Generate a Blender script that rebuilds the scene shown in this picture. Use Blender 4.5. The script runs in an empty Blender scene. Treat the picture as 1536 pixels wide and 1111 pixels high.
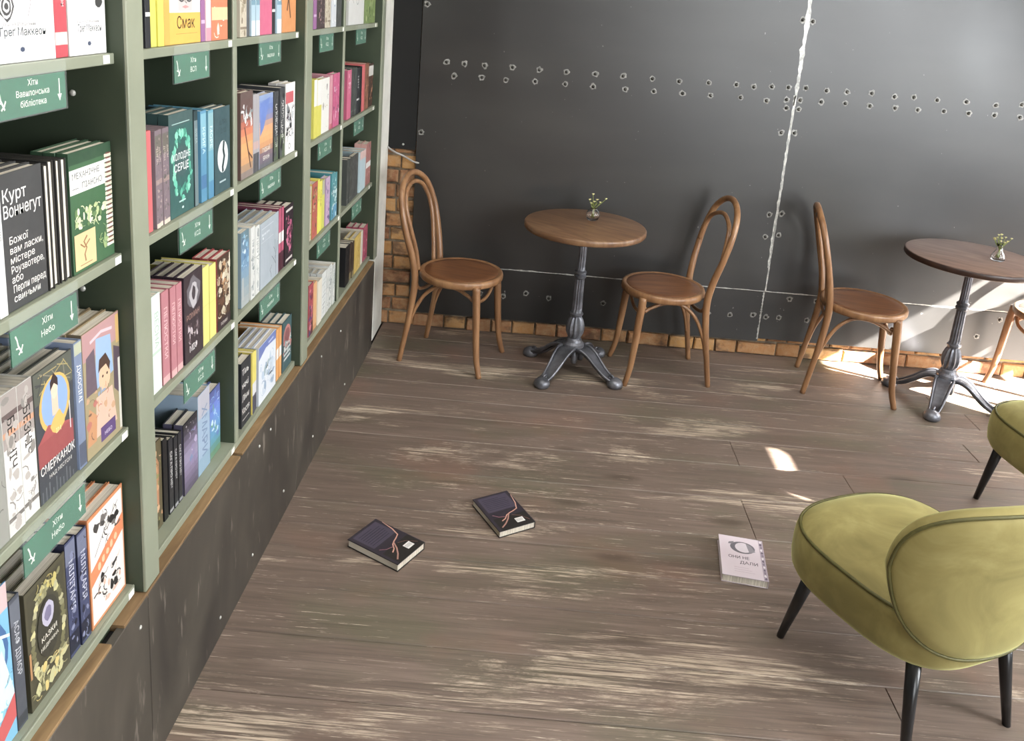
import bpy, bmesh, math, random
from mathutils import Vector, Matrix

D = bpy.data
SC = bpy.context.scene
COL = SC.collection
random.seed(7)

# ---------------------------------------------------------------- camera
cam_data = D.cameras.new('camera')
cam = D.objects.new('camera', cam_data)
COL.objects.link(cam)
_R = ((0.9964127904, 0.0284942849, 0.0796845458),
      (0.0841880878, -0.2381029285, -0.9675842916),
      (-0.0085974987, 0.9708218535, -0.2396476828))
cam.matrix_world = Matrix(((_R[0][0], -_R[1][0], -_R[2][0], 0.0),
                           (_R[0][1], -_R[1][1], -_R[2][1], 0.0),
                           (_R[0][2], -_R[1][2], -_R[2][2], 1.75),
                           (0, 0, 0, 1)))
cam_data.sensor_fit = 'HORIZONTAL'
cam_data.sensor_width = 36.0
cam_data.lens = 1243.58 / 1536 * 36
cam_data.shift_x = -0.0140
cam_data.shift_y = -0.1605
cam_data.clip_start = 0.05
SC.camera = cam

# ---------------------------------------------------------------- light
world = D.worlds.new('sky')
SC.world = world
world.use_nodes = True
bg = world.node_tree.nodes['Background']
bg.inputs[0].default_value = (0.80, 0.90, 1.0, 1)
bg.inputs[1].default_value = 1.0


def area(name, loc, aim, sx, sy, power, col=(1, 1, 1)):
    l = D.lights.new(name, 'AREA')
    l.shape = 'RECTANGLE'
    l.size, l.size_y, l.energy, l.color = sx, sy, power, col
    o = D.objects.new(name, l)
    COL.objects.link(o)
    o.location = loc
    o.rotation_euler = Vector(aim).to_track_quat('-Z', 'Y').to_euler()
    return o


# the sun comes in through the openings of the right-hand wall
sun = D.lights.new('sun', 'SUN')
sun.energy = 130.0
sun.angle = math.radians(0.6)
sun.color = (1.0, 0.95, 0.88)
so = D.objects.new('sun', sun)
COL.objects.link(so)
so.rotation_euler = Vector((-1, 0.546, -0.72)).to_track_quat('-Z', 'Y').to_euler()
# daylight of the big side window and of the street front behind the camera
area('side_window_daylight', (3.93, 0.7, 1.48), (-1, 0, -0.75), 1.0, 3.1, 210, (0.95, 0.98, 1.0))
area('corner_window_daylight', (3.93, 3.40, 1.10), (-1, -0.1, -0.35), 1.4, 1.3, 40, (1.0, 0.99, 0.97))
area('shop_front_daylight', (2.9, -2.6, 1.9), (-0.12, 1, -0.12), 2.1, 2.4, 90, (0.97, 0.99, 1.0))
area('overhead_fill', (0.6, 1.6, 3.25), (0, 0, -1), 2.6, 2.6, 55, (1.0, 0.97, 0.92))  # added overhead fill that brightens the shelves, no known lamp

SC.view_settings.view_transform = 'Standard'
SC.view_settings.look = 'None'
SC.view_settings.gamma = 1.0
SC.view_settings.use_curve_mapping = False
SC.view_settings.exposure = 0.6


# ---------------------------------------------------------------- helpers
def lin(c):
    if isinstance(c, str):
        c = tuple(int(c[i:i + 2], 16) for i in (0, 2, 4))
    return tuple(((v / 255 / 12.92) if v / 255 <= 0.04045 else ((v / 255 + 0.055) / 1.055) ** 2.4) for v in c[:3]) + (1.0,)


def obj(name, mesh, parent=None, loc=None, rotz=None):
    o = D.objects.new(name, mesh)
    COL.objects.link(o)
    if parent is not None:
        o.parent = parent
    if loc is not None:
        o.location = loc
    if rotz is not None:
        o.rotation_euler = (0, 0, rotz)
    return o


def tag(o, label=None, cat=None, group=None, kind=None):
    if label: o['label'] = label
    if cat: o['category'] = cat
    if group: o['group'] = group
    if kind: o['kind'] = kind
    return o


class MB:
    """collects polygons (with a colour each) and links them as one mesh"""
    def __init__(s):
        s.v, s.f, s.c, s.m, s.sm = [], [], [], [], []
        s.col = (1, 1, 1, 1); s.mi = 0; s.smooth = False

    def add(s, vs, fs, col=None):
        n = len(s.v)
        s.v += [tuple(p) for p in vs]
        for f in fs:
            s.f.append([n + i for i in f]); s.c.append(col or s.col); s.m.append(s.mi); s.sm.append(s.smooth)
        return s

    def box(s, a, b, col=None):
        x0, y0, z0 = a; x1, y1, z1 = b
        vs = [(x0, y0, z0), (x1, y0, z0), (x1, y1, z0), (x0, y1, z0), (x0, y0, z1), (x1, y0, z1), (x1, y1, z1), (x0, y1, z1)]
        return s.add(vs, [(0, 3, 2, 1), (4, 5, 6, 7), (0, 1, 5, 4), (1, 2, 6, 5), (2, 3, 7, 6), (3, 0, 4, 7)], col)

    def cbox(s, a, b, ch, col=None, axis=2):
        """box whose far face along an axis (+ side, or - with negative ch) is chamfered"""
        lo, hi = list(a), list(b)
        sgn = 1 if ch > 0 else -1
        ch = abs(ch)
        ax = [i for i in range(3) if i != axis]
        base = lo[axis] if sgn > 0 else hi[axis]
        top = hi[axis] if sgn > 0 else lo[axis]
        rings = []
        for lev, ins in ((base, 0), (top - sgn * ch, 0), (top, ch)):
            r = []
            for (i, j) in ((0, 0), (1, 0), (1, 1), (0, 1)):
                p = [0, 0, 0]
                p[axis] = lev
                p[ax[0]] = (lo[ax[0]] + ins) if i == 0 else (hi[ax[0]] - ins)
                p[ax[1]] = (lo[ax[1]] + ins) if j == 0 else (hi[ax[1]] - ins)
                r.append(tuple(p))
            rings.append(r)
        vs = sum(rings, [])
        fs = [(3, 2, 1, 0), (8, 9, 10, 11)]
        for k in (0, 4):
            for i in range(4):
                j = (i + 1) % 4
                fs.append((k + i, k + j, k + 4 + j, k + 4 + i))
        return s.add(vs, fs, col)

    def loft(s, rings, cap=True, col=None, closed=True):
        n = len(rings[0])
        vs = [p for r in rings for p in r]
        fs = []
        for k in range(len(rings) - 1):
            for i in range(n if closed else n - 1):
                j = (i + 1) % n
                fs.append((k * n + i, k * n + j, (k + 1) * n + j, (k + 1) * n + i))
        if cap:
            fs.append(tuple(range(n - 1, -1, -1)))
            fs.append(tuple((len(rings) - 1) * n + i for i in range(n)))
        return s.add(vs, fs, col)

    def lathe(s, prof, n=24, c=(0, 0, 0), col=None, flute=None):
        rings = []
        for q in prof:
            r, z = q[0], q[1]
            fl = q[2] if len(q) > 2 else 0
            ring = []
            for i in range(n):
                a = 2 * math.pi * i / n
                rr = r * (1 - fl * (i % 2)) if fl else r
                ring.append((c[0] + rr * math.cos(a), c[1] + rr * math.sin(a), c[2] + z))
            rings.append(ring)
        return s.loft(rings, True, col)

    def tube(s, path, rad, n=8, col=None, flat=None, closed=False):
        P = [Vector(p) for p in path]
        R = rad if isinstance(rad, (list, tuple)) else [rad] * len(P)
        m = len(P)
        rings = []
        prev = None
        for i, p in enumerate(P):
            if closed:
                t = (P[(i + 1) % m] - P[i - 1])
            else:
                t = P[min(i + 1, m - 1)] - P[max(i - 1, 0)]
            t.normalize()
            if prev is None:
                ref = Vector((0, 0, 1)) if abs(t.z) < 0.9 else Vector((1, 0, 0))
                u = t.cross(ref).normalized()
            else:
                u = (prev - t * prev.dot(t)).normalized()
            prev = u
            w = t.cross(u)
            fl = flat or (1, 1)
            rings.append([tuple(p + u * R[i] * fl[0] * math.cos(2 * math.pi * k / n) + w * R[i] * fl[1] * math.sin(2 * math.pi * k / n)) for k in range(n)])
        if closed:
            rings.append(rings[0])
        return s.loft(rings, not closed, col)

    def build(s, name, mats, parent=None, loc=None, rotz=None):
        me = s.mesh(name, mats)
        return obj(name, me, parent, loc, rotz)

    def mesh(s, name, mats):
        me = D.meshes.new(name)
        me.from_pydata(s.v, [], s.f)
        if not isinstance(mats, (list, tuple)):
            mats = [mats]
        for m in mats:
            me.materials.append(m)
        me.polygons.foreach_set('material_index', s.m)
        me.polygons.foreach_set('use_smooth', s.sm)
        ca = me.color_attributes.new('Col', 'FLOAT_COLOR', 'CORNER')
        buf = []
        for f, c in zip(s.f, s.c):
            buf += list(c) * len(f)
        ca.data.foreach_set('color', buf)
        me.update()
        return me


def crom(pts, n=6, vals=None):
    """smooth curve through points"""
    P = [Vector(p) for p in pts]
    out, ov = [], []
    for i in range(len(P) - 1):
        p0, p1, p2, p3 = P[max(i - 1, 0)], P[i], P[i + 1], P[min(i + 2, len(P) - 1)]
        for k in range(n):
            t = k / n
            out.append(0.5 * ((2 * p1) + (p2 - p0) * t + (2 * p0 - 5 * p1 + 4 * p2 - p3) * t * t + (3 * p1 - p0 - 3 * p2 + p3) * t ** 3))
            if vals: ov.append(vals[i] * (1 - t) + vals[i + 1] * t)
    out.append(P[-1])
    if vals:
        ov.append(vals[-1])
        return out, ov
    return out


def weld(o, dist=1e-5):
    bm = bmesh.new(); bm.from_mesh(o.data)
    bmesh.ops.remove_doubles(bm, verts=bm.verts, dist=dist)
    bm.to_mesh(o.data); bm.free()


# ---------------------------------------------------------------- materials
def mat(name, color=None, rough=0.6, metal=0.0, **kw):
    m = D.materials.new(name)
    m.use_nodes = True
    nt = m.node_tree
    b = nt.nodes['Principled BSDF']
    if color is not None:
        b.inputs['Base Color'].default_value = lin(color)
    b.inputs['Roughness'].default_value = rough
    b.inputs['Metallic'].default_value = metal
    for k, v in kw.items():
        b.inputs[k].default_value = v
    m['n'] = 1
    return m


class NT:
    """tiny node-writing helper"""
    def __init__(s, m):
        s.t = m.node_tree; s.b = s.t.nodes['Principled BSDF']

    def n(s, typ, **kw):
        x = s.t.nodes.new(typ)
        for k, v in kw.items():
            setattr(x, k, v)
        return x

    def l(s, a, b):
        s.t.links.new(a, b)

    def coord(s, kind='Object', scale=(1, 1, 1), rnd=0.0, rot=(0, 0, 0)):
        tc = s.n('ShaderNodeTexCoord')
        mp = s.n('ShaderNodeMapping')
        mp.inputs['Scale'].default_value = scale
        mp.inputs['Rotation'].default_value = rot
        src = tc.outputs[kind]
        if rnd:
            oi = s.n('ShaderNodeObjectInfo')
            mu = s.n('ShaderNodeVectorMath', operation='SCALE')
            mu.inputs[0].default_value = (rnd, rnd * 0.73, rnd * 1.31)
            s.l(oi.outputs['Random'], mu.inputs['Scale'])
            ad = s.n('ShaderNodeVectorMath', operation='ADD')
            s.l(src, ad.inputs[0]); s.l(mu.outputs[0], ad.inputs[1])
            src = ad.outputs[0]
        s.l(src, mp.inputs['Vector'])
        return mp.outputs[0]

    def noise(s, vec, scale=1, detail=4, rough=0.55, dist=0.0):
        x = s.n('ShaderNodeTexNoise')
        x.inputs['Scale'].default_value = scale
        x.inputs['Detail'].default_value = detail
        x.inputs['Roughness'].default_value = rough
        x.inputs['Distortion'].default_value = dist
        s.l(vec, x.inputs['Vector'])
        return x.outputs[0]

    def ramp(s, fac, stops, interp='LINEAR'):
        x = s.n('ShaderNodeValToRGB')
        cr = x.color_ramp
        cr.interpolation = interp
        while len(cr.elements) > 1:
            cr.elements.remove(cr.elements[0])
        for i, (p, c) in enumerate(stops):
            e = cr.elements[0] if i == 0 else cr.elements.new(p)
            e.position = p
            e.color = lin(c) if not isinstance(c, (int, float)) else (c, c, c, 1)
        s.l(fac, x.inputs[0])
        return x.outputs[0]

    def mix(s, fac, a, b, mode='MIX'):
        x = s.n('ShaderNodeMix', data_type='RGBA', blend_type=mode)
        for i, v in ((0, fac), (6, a), (7, b)):
            if hasattr(v, 'links') or hasattr(v, 'is_linked'):
                s.l(v, x.inputs[i])
            elif i == 0:
                x.inputs[0].default_value = v
            else:
                x.inputs[i].default_value = lin(v)
        return x.outputs[2]

    def math(s, op, a, b=0.0, c=None):
        x = s.n('ShaderNodeMath', operation=op)
        for i, v in ((0, a), (1, b)) + (((2, c),) if c is not None else ()):
            if isinstance(v, (int, float)):
                x.inputs[i].default_value = v
            else:
                s.l(v, x.inputs[i])
        return x.outputs[0]

    def bump(s, h, strength=0.3, dist=0.002):
        x = s.n('ShaderNodeBump')
        x.inputs['Strength'].default_value = strength
        x.inputs['Distance'].default_value = dist
        s.l(h, x.inputs['Height'])
        s.l(x.outputs[0], s.b.inputs['Normal'])

    def base(s, c): s.l(c, s.b.inputs['Base Color'])
    def rough(s, r): s.l(r, s.b.inputs['Roughness'])


def m_floor():
    m = mat('worn_floor_wood', rough=0.5); t = NT(m)
    def pos(scale):
        g = t.n('ShaderNodeNewGeometry'); mp = t.n('ShaderNodeMapping')
        mp.inputs['Scale'].default_value = scale
        t.l(g.outputs['Position'], mp.inputs['Vector'])
        return mp.outputs[0]
    hair = t.noise(t.coord(scale=(5, 330, 20), rnd=40), 1, 5, 0.7)
    fine = t.noise(t.coord(scale=(2.6, 110, 20), rnd=40), 1, 6, 0.68, 0.3)
    grain = t.noise(t.coord(scale=(1.5, 22, 8), rnd=40), 1, 6, 0.62, 1.0)
    big = t.noise(pos((1.0, 2.6, 1)), 1, 4, 0.6, 0.8)
    mid = t.math('ADD', t.math('MULTIPLY', grain, 0.55), t.math('MULTIPLY', fine, 0.45))
    tone = t.ramp(mid, [(0.30, '554a41'), (0.5, '6f6056'), (0.70, '86756a')])
    green = t.ramp(t.noise(pos((1.5, 3.4, 1)), 1, 3), [(0.50, 0.0), (0.68, 0.5)])
    c = t.mix(green, tone, '5c5c47')
    rust = t.ramp(t.noise(pos((1.9, 2.4, 3)), 1, 3), [(0.55, 0.0), (0.72, 0.35)])
    c = t.mix(rust, c, '85604f')
    patch = t.ramp(t.noise(pos((0.8, 4.2, 1)), 1, 9, 0.72, 0.5), [(0.545, 0.0), (0.60, 1.0)])
    worn = t.math('MULTIPLY', patch, t.ramp(grain, [(0.34, 0.25), (0.52, 1.0)]))
    worn = t.math('MULTIPLY', worn, t.ramp(t.math('ADD', t.math('MULTIPLY', hair, .5), t.math('MULTIPLY', fine, .5)), [(0.47, 0.0), (0.53, 0.95)]))
    c = t.mix(worn, c, 'bfae9a')
    # dark knots and greasy spots
    vo = t.n('ShaderNodeTexVoronoi'); vo.inputs['Scale'].default_value = 1.0
    t.l(t.coord(scale=(1.7, 5.0, 1), rnd=40), vo.inputs['Vector'])
    kn = t.ramp(vo.outputs['Distance'], [(0.05, 0.7), (0.15, 0.0)])
    c = t.mix(kn, c, '4c4035')
    sc = t.ramp(t.noise(t.coord(scale=(7, 210, 1), rnd=60), 1, 4, 0.7), [(0.63, 0.0), (0.67, 0.8)])
    c = t.mix(t.math('MULTIPLY', sc, t.ramp(big, [(0.35, 0.15), (0.55, 1.0)])), c, 'd2c4b0')
    c = t.mix(t.ramp(hair, [(0.34, 0.45), (0.46, 0.0)]), c, '4a3f37')
    pl = t.n('ShaderNodeObjectInfo')
    v = t.ramp(pl.outputs['Random'], [(0.0, 0.93), (1.0, 1.05)])
    c = t.mix(1.0, c, v, 'MULTIPLY')
    t.base(c)
    t.rough(t.ramp(mid, [(0.3, 0.38), (0.7, 0.60)]))
    t.bump(t.math('ADD', t.math('MULTIPLY', hair, 0.7), grain), 0.3, 0.002)
    return m


def m_wood(name, dark, midc, light, rough=0.4, scale=(30, 3, 30), rnd=10, b=0.1):
    m = mat(name, rough=rough); t = NT(m)
    g = t.noise(t.coord(scale=scale, rnd=rnd), 1, 5, 0.6, 0.8)
    t.base(t.ramp(g, [(0.25, dark), (0.5, midc), (0.75, light)]))
    t.bump(g, b, 0.001)
    return m


def m_noise(name, c1, c2, rough=0.6, scale=6, b=0.1, metal=0.0, lo=0.35, hi=0.65, stretch=(1, 1, 1), rnd=5, **kw):
    m = mat(name, rough=rough, metal=metal, **kw); t = NT(m)
    g = t.noise(t.coord(scale=tuple(scale * q for q in stretch), rnd=rnd), 1, 5, 0.6)
    t.base(t.ramp(g, [(lo, c1), (hi, c2)]))
    if b: t.bump(g, b, 0.001)
    return m


def m_steel():
    m = mat('blackened_steel_sheet', rough=0.38, metal=0.0); t = NT(m)
    t.b.inputs['IOR'].default_value = 1.75
    big = t.noise(t.coord(scale=(1.1, 1, 0.9), rnd=9), 1, 4, 0.55, 0.5)
    med = t.noise(t.coord(scale=(1.2, 1, 4), rnd=9), 1, 3, 0.5, 0.0)
    c = t.ramp(big, [(0.3, '0e0d0d'), (0.5, '151414'), (0.78, '272624')])
    c = t.mix(t.ramp(med, [(0.4, 0.0), (0.8, 0.5)]), c, '33322f')
    sp = t.ramp(t.noise(t.coord(scale=(60, 1, 45), rnd=9), 1, 2, 0.5), [(0.75, 0.0), (0.79, 0.7)])
    c = t.mix(sp, c, '8b8a85')
    t.base(c)
    t.rough(t.ramp(big, [(0.25, 0.34), (0.8, 0.46)]))
    return m


def m_brick():
    m = mat('old_brick', rough=0.9); t = NT(m)
    oi = t.n('ShaderNodeObjectInfo')
    c = t.ramp(oi.outputs['Random'], [(0.0, '80543b'), (0.35, '9a6d47'), (0.7, 'b08550'), (1.0, '906345')])
    g = t.noise(t.coord(scale=(30, 30, 30), rnd=20), 1, 6, 0.7)
    c = t.mix(t.ramp(g, [(0.4, 0.0), (0.7, 0.7)]), c, 'a98d6b')
    c = t.mix(t.ramp(t.noise(t.coord(scale=(9, 9, 12), rnd=33), 1, 4, 0.6), [(0.52, 0.0), (0.64, 0.8)]), c, '5a4535')
    t.base(c); t.bump(g, 0.8, 0.006)
    return m


def m_attr(name, rough=0.45, **kw):
    m = mat(name, rough=rough, **kw); t = NT(m)
    a = t.n('ShaderNodeVertexColor'); a.layer_name = 'Col'
    g = t.noise(t.coord(scale=(25, 25, 25)), 1, 3)
    hs = t.n('ShaderNodeHueSaturation'); hs.inputs['Saturation'].default_value = 0.86; hs.inputs['Value'].default_value = 0.82
    t.l(a.outputs[0], hs.inputs['Color'])
    t.base(hs.outputs[0])
    t.rough(t.ramp(g, [(0.3, rough - 0.08), (0.7, rough + 0.1)]))
    return m


def m_pages():
    m = mat('page_edges', rough=0.85); t = NT(m)
    g = t.noise(t.coord(scale=(900, 6, 6)), 1, 2)
    t.base(t.ramp(g, [(0.3, 'b3aa99'), (0.6, 'e4ddce')]))
    return m


def m_velvet():
    m = mat('olive_velvet', rough=0.75); t = NT(m)
    g = t.noise(t.coord(scale=(5, 5, 5), rnd=5), 1, 4, 0.6, 1.2)
    f = t.noise(t.coord(scale=(220, 220, 220)), 1, 2)
    t.base(t.ramp(g, [(0.3, '756b3c'), (0.55, '8b804c'), (0.75, '9f9560')]))
    t.b.inputs['Sheen Weight'].default_value = 0.6
    t.b.inputs['Sheen Roughness'].default_value = 0.35
    t.b.inputs['Sheen Tint'].default_value = lin('e0e0a0')
    t.bump(f, 0.15, 0.001)
    return m


def m_plinth():
    m = mat('dark_plinth_sheet', rough=0.5); t = NT(m)
    g = t.noise(t.coord(scale=(3, 3, 1.6), rnd=5), 1, 5, 0.6, 0.4)
    s_ = t.noise(t.coord(scale=(30, 30, 6), rnd=5), 1, 3, 0.6)
    c = t.ramp(g, [(0.3, '2e2a27'), (0.5, '454039'), (0.75, '5f574f')])
    c = t.mix(t.ramp(s_, [(0.62, 0.0), (0.70, 0.6)]), c, '80776d')
    t.base(c); t.bump(g, 0.15, 0.003)
    return m


M = {
    'floor': m_floor(),
    'subfloor': m_noise('dark_gap', '15120f', '201b16', 0.9),
    'steel': m_steel(),
    'bare': m_noise('scraped_steel', '8f8f8b', 'd2d1cb', 0.4, 40, 0.3, 0.3),
    'rubbed': m_noise('rubbed_ring', '5f5f5c', 'a5a49f', 0.5, 90, 0.2, 0.2, 0.3, 0.7),
    'rivet': m_noise('rivet_head', '2b2a28', '5c5b57', 0.28, 60, 0.1, 0.85),
    'brick': m_brick(),
    'mortar': m_noise('mortar', '5b5044', '8a7c68', 0.95, 25, 0.8),
    'plaster': m_noise('white_painted_board', 'c9c7bf', 'dddbd2', 0.6, 8, 0.1),
    'wall': m_noise('painted_wall', '2c2d29', '383934', 0.8, 3, 0.1),
    'ceiling': m_noise('painted_ceiling', 'a09f98', 'b5b4ac', 0.9, 3, 0.1),
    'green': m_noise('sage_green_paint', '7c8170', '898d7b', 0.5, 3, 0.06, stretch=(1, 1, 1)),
    'green_shaded': m_noise('shaded_green_paint', '2c3528', '384232', 0.55, 3, 0.06),  # same sage paint, darkened to put the shade of the bays into the colour
    'plinth': m_plinth(),
    'rawwood': m_wood('raw_board_edge', '5d482f', '755c3e', '937854', 0.8, (20, 3, 20)),
    'bent': m_wood('bentwood', '6b4b31', '876243', 'a37d59', 0.32, (22, 22, 4)),
    'seat': m_wood('seat_veneer', '55331f', '6f472b', '855a39', 0.3, (34, 4, 10)),
    'top': m_wood('table_top_oak', '533a2a', '6f5139', '87694c', 0.38, (5, 30, 10)),
    'topedge': m_noise('dark_table_edge', '2a1a14', '3a261d', 0.4, 20, 0.1),
    'top2': m_wood('dark_grey_oak_top', '67544b', '83695d', '9a8272', 0.34, (5, 30, 10)),
    'iron': m_noise('cast_iron', '55565b', '808188', 0.38, 14, 0.25, 0.6),
    'velvet': m_velvet(),
    'piping': m_noise('dark_olive_piping', '47441d', '575328', 0.6, 30, 0.1),
    'blackleg': m_noise('black_leg', '0d0d0e', '17171a', 0.3, 20, 0.05),
    'print': m_attr('printed_paper', 0.42),
    'cover': m_attr('book_cover', 0.40),
    'pages': m_pages(),
    'card': m_noise('green_card', '1f5a43', '27654c', 0.5, 12, 0.05),
    'stem': m_noise('plant_stem', '6b7538', '8f9a55', 0.6, 30, 0.1),
    'petal': m_noise('pale_yellow_petal', 'd6d08a', 'efe9b8', 0.6, 40, 0.1),
    'tagw': m_noise('white_tag', 'd8d8d2', 'ecece6', 0.5, 20, 0.0),
    'cable': m_noise('grey_cable', '8d8a86', 'a8a5a0', 0.5, 20, 0.0),
    'black': m_noise('matt_black', '030303', '070706', 0.85, 6, 0.05),
    'frame': m_noise('window_frame_paint', '3a3b3a', '4b4c4a', 0.5, 9, 0.05),
}
gl = mat('clear_glass', (255, 255, 255), 0.02)
gl.node_tree.nodes['Principled BSDF'].inputs['Transmission Weight'].default_value = 1.0
gl.node_tree.nodes['Principled BSDF'].inputs['IOR'].default_value = 1.4
M['glass'] = gl
ac = mat('clear_acrylic', (235, 245, 240), 0.08)
ac.node_tree.nodes['Principled BSDF'].inputs['Alpha'].default_value = 0.05
M['acrylic'] = ac

# ================================================================ SETTING
# floor: dark base with every plank laid on it
mb = MB(); mb.box((-1.15, -3.0, -0.05), (4.05, 4.24, -0.012))
floor = tag(mb.build('floor', M['subfloor']), kind='structure')
rnd = random.Random(11)
ys = [-3.0, -2.8, -2.6, -2.4, -2.2, -2.0, -1.8, -1.6, -1.4, -1.2, -1.0, -0.8, -0.6, -0.4, -0.2, 0.0, 0.2, 0.4, 0.6, 0.8, 0.97, 1.14, 1.33, 1.52, 1.725,
      1.93, 2.12, 2.30, 2.42, 2.548, 2.79, 3.03, 3.225, 3.375, 3.525, 3.68, 3.85, 4.02, 4.2]
for i in range(len(ys) - 1):
    a, b = ys[i], ys[i + 1]
    if a < 0.6:
        xs = [-1.14, 4.04]
    else:
        xs = [-0.76]
        x = -0.76 + rnd.uniform(1.6, 4.2)
        if abs(a - 2.548) < 0.01: x = 0.87
        while x < 3.5:
            xs.append(x); x += rnd.uniform(2.6, 4.0)
        xs.append(4.04)
    for k in range(len(xs) - 1):
        w, l = (b - a) / 2 - 0.0009, (xs[k + 1] - xs[k]) / 2 - 0.0004
        mb = MB(); mb.cbox((-l, -w, -0.022), (l, w, 0), 0.0022)
        mb.build('plank', M['floor'], floor, ((xs[k] + xs[k + 1]) / 2, (a + b) / 2, 0))

# walls
mb = MB(); mb.box((-1.15, 4.203, -0.05), (4.05, 4.33, 3.45))
wall_back = tag(mb.build('wall_back', M['mortar']), kind='structure')


def bricks(x0, x1, z0, nrow, seed, lens=(0.12, 0.25)):
    r = random.Random(seed)
    for k in range(nrow):
        z = z0 + k * 0.078
        x = x0 - r.uniform(0, 0.1)
        while x < x1:
            L = r.choice(lens) * r.uniform(0.85, 1.1)
            a, b = max(x, x0), min(x + L, x1)
            if b - a > 0.025:
                d = r.uniform(-0.006, 0.007)
                mb = MB()
                hx, hz = (b - a) / 2, 0.034 * r.uniform(0.9, 1.03)
                mb.cbox((-hx, -0.014 + d, -hz), (hx, 0.02, hz), -0.006, axis=1)
                # rough, knocked corners
                mb.v = [(p[0] + r.uniform(-.002, .002), p[1] + r.uniform(-.0025, .0025), p[2] + r.uniform(-.002, .002)) for p in mb.v]
                mb.build('brick', M['brick'], wall_back, ((a + b) / 2, 4.2, z + 0.036))
            x += L + 0.009


bricks(-0.83, -0.60, 0.0, 13, 3, (0.12, 0.2))
bricks(-0.60, 4.0, 0.0, 2, 5, (0.12, 0.12, 0.24))

mb = MB(); mb.box((-1.15, -3.0, -0.05), (-1.10, 4.3, 3.45))
tag(mb.build('wall_left', M['wall']), kind='structure')
mb = MB(); mb.box((-1.15, -3.0, 3.4), (4.15, 4.3, 3.5))
tag(mb.build('ceiling', M['ceiling']), kind='structure')
mb = MB()
mb.box((-1.15, -3.12, -0.05), (1.85, -3.0, 3.45)); mb.box((3.95, -3.12, -0.05), (4.15, -3.0, 3.45))
mb.box((1.85, -3.12, 3.1), (3.95, -3.0, 3.45)); mb.box((1.85, -3.12, -0.05), (3.95, -3.0, 0.7))
tag(mb.build('wall_front', M['wall']), kind='structure')
# right wall with its openings: the sunny window, a slit added for a sun streak and the large side window
mb = MB()
X0, X1 = 4.0, 4.12


def rw(y0, y1, z0, z1): mb.box((X0, y0, z0), (X1, y1, z1))


rw(-3.0, 4.3, 2.18, 3.45)
rw(-3.0, 1.20, 2.04, 2.18)
rw(1.60, 4.3, 2.04, 2.18)
rw(-3.0, 4.3, -0.05, 0.30)
rw(-3.0, -0.9, 0.30, 2.04)
rw(-0.9, 2.3, 0.30, 0.95)
rw(-0.9, 2.3, 1.98, 2.066)
rw(2.3, 2.69, 0.30, 2.04)
rw(2.69, 4.3, 1.80, 2.04)
rw(4.12, 4.3, 0.30, 1.80)
tag(mb.build('wall_right', M['wall']), kind='structure')
# unseen canopy added outside the large side window, skewed to block its sun
mb = MB()
q = [(4.14, -1.4), (5.6, -2.2), (5.6, 1.60), (4.14, 2.40)]
mb.add([(a, b, 2.11) for a, b in q] + [(a, b, 2.14) for a, b in q], [(3, 2, 1, 0), (4, 5, 6, 7), (0, 1, 5, 4), (1, 2, 6, 5), (2, 3, 7, 6), (3, 0, 4, 7)])
tag(mb.build('added_canopy', M['frame']), kind='structure')
mb = MB()
for z in (0.95, 1.92): mb.box((4.03, -0.9, z), (4.09, 2.3, z + 0.05))
for y in (-0.9, 0.14, 1.2, 2.24): mb.box((4.03, y, 0.95), (4.09, y + 0.06, 1.98))
w1 = tag(mb.build('window_1', M['frame']), kind='structure')
mb = MB()
for y in (2.69, 4.06): mb.box((4.03, y, 0.30), (4.07, y + 0.04, 1.80))
mb.box((4.03, 2.69, 1.76), (4.07, 4.1, 1.80)); mb.box((4.03, 2.69, 0.30), (4.07, 4.1, 0.34))
for z in (1.50, 1.435): mb.box((4.035, 2.98, z), (4.055, 4.1, z + 0.022))
mb.add([(4.03, 3.0, 1.31), (4.03, 3.46, 1.31), (4.03, 3.30, 1.40), (4.03, 3.0, 1.40), (4.05, 3.0, 1.31), (4.05, 3.46, 1.31), (4.05, 3.30, 1.40), (4.05, 3.0, 1.40)],
       [(0, 1, 2, 3), (7, 6, 5, 4), (0, 4, 5, 1), (1, 5, 6, 2), (2, 6, 7, 3), (3, 7, 4, 0)])
mb.box((4.03, 3.32, 1.05), (4.05, 4.1, 1.30))
w2 = tag(mb.build('window_2', M['frame']), kind='structure')

# white painted board at the end of the bookcase
mb = MB(); mb.cbox((-0.83, 3.935, 0), (-0.766, 4.172, 2.4), 0.004, axis=0)
tag(mb.build('trim_2', M['plaster']), kind='structure')
mb = MB(); mb.cbox((-0.83, 3.872, 0), (-0.785, 3.934, 0.438), 0.004, axis=0)
tag(mb.build('trim_3', M['plaster']), kind='structure')

# black plate over the bricks in the left corner
bp = obj('metal_plate', None, None, (-0.70, 4.174, 0.965))
tag(bp, 'matt black plate above the bare bricks in the corner beside the bookcase', 'plate')
mb = MB(); mb.cbox((-0.13, -0.004, 0), (0.074, 0.0, 1.5), -0.001, axis=1); mb.build('plate', M['black'], bp)
mb = MB(); mb.smooth = True
mb.lathe([(0.006, 0), (0.006, 0.002), (0.003, 0.004)], 10)
sc_me = mb.mesh('screw', M['bare'])
s = obj('screw', sc_me, bp, (0.01, -0.004, 0.025)); s.rotation_euler = (math.pi / 2, 0, 0)
mb = MB(); mb.smooth = True
mb.tube(crom([(-0.785, 4.15, 0.99), (-0.74, 4.155, 0.955), (-0.68, 4.16, 0.93), (-0.63, 4.162, 0.905), (-0.60, 4.172, 0.90)], 6), 0.005, 8)
tag(mb.build('cable', M['cable']), 'thin grey cable drooping across the corner bricks to the steel sheets', 'cable')

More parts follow.
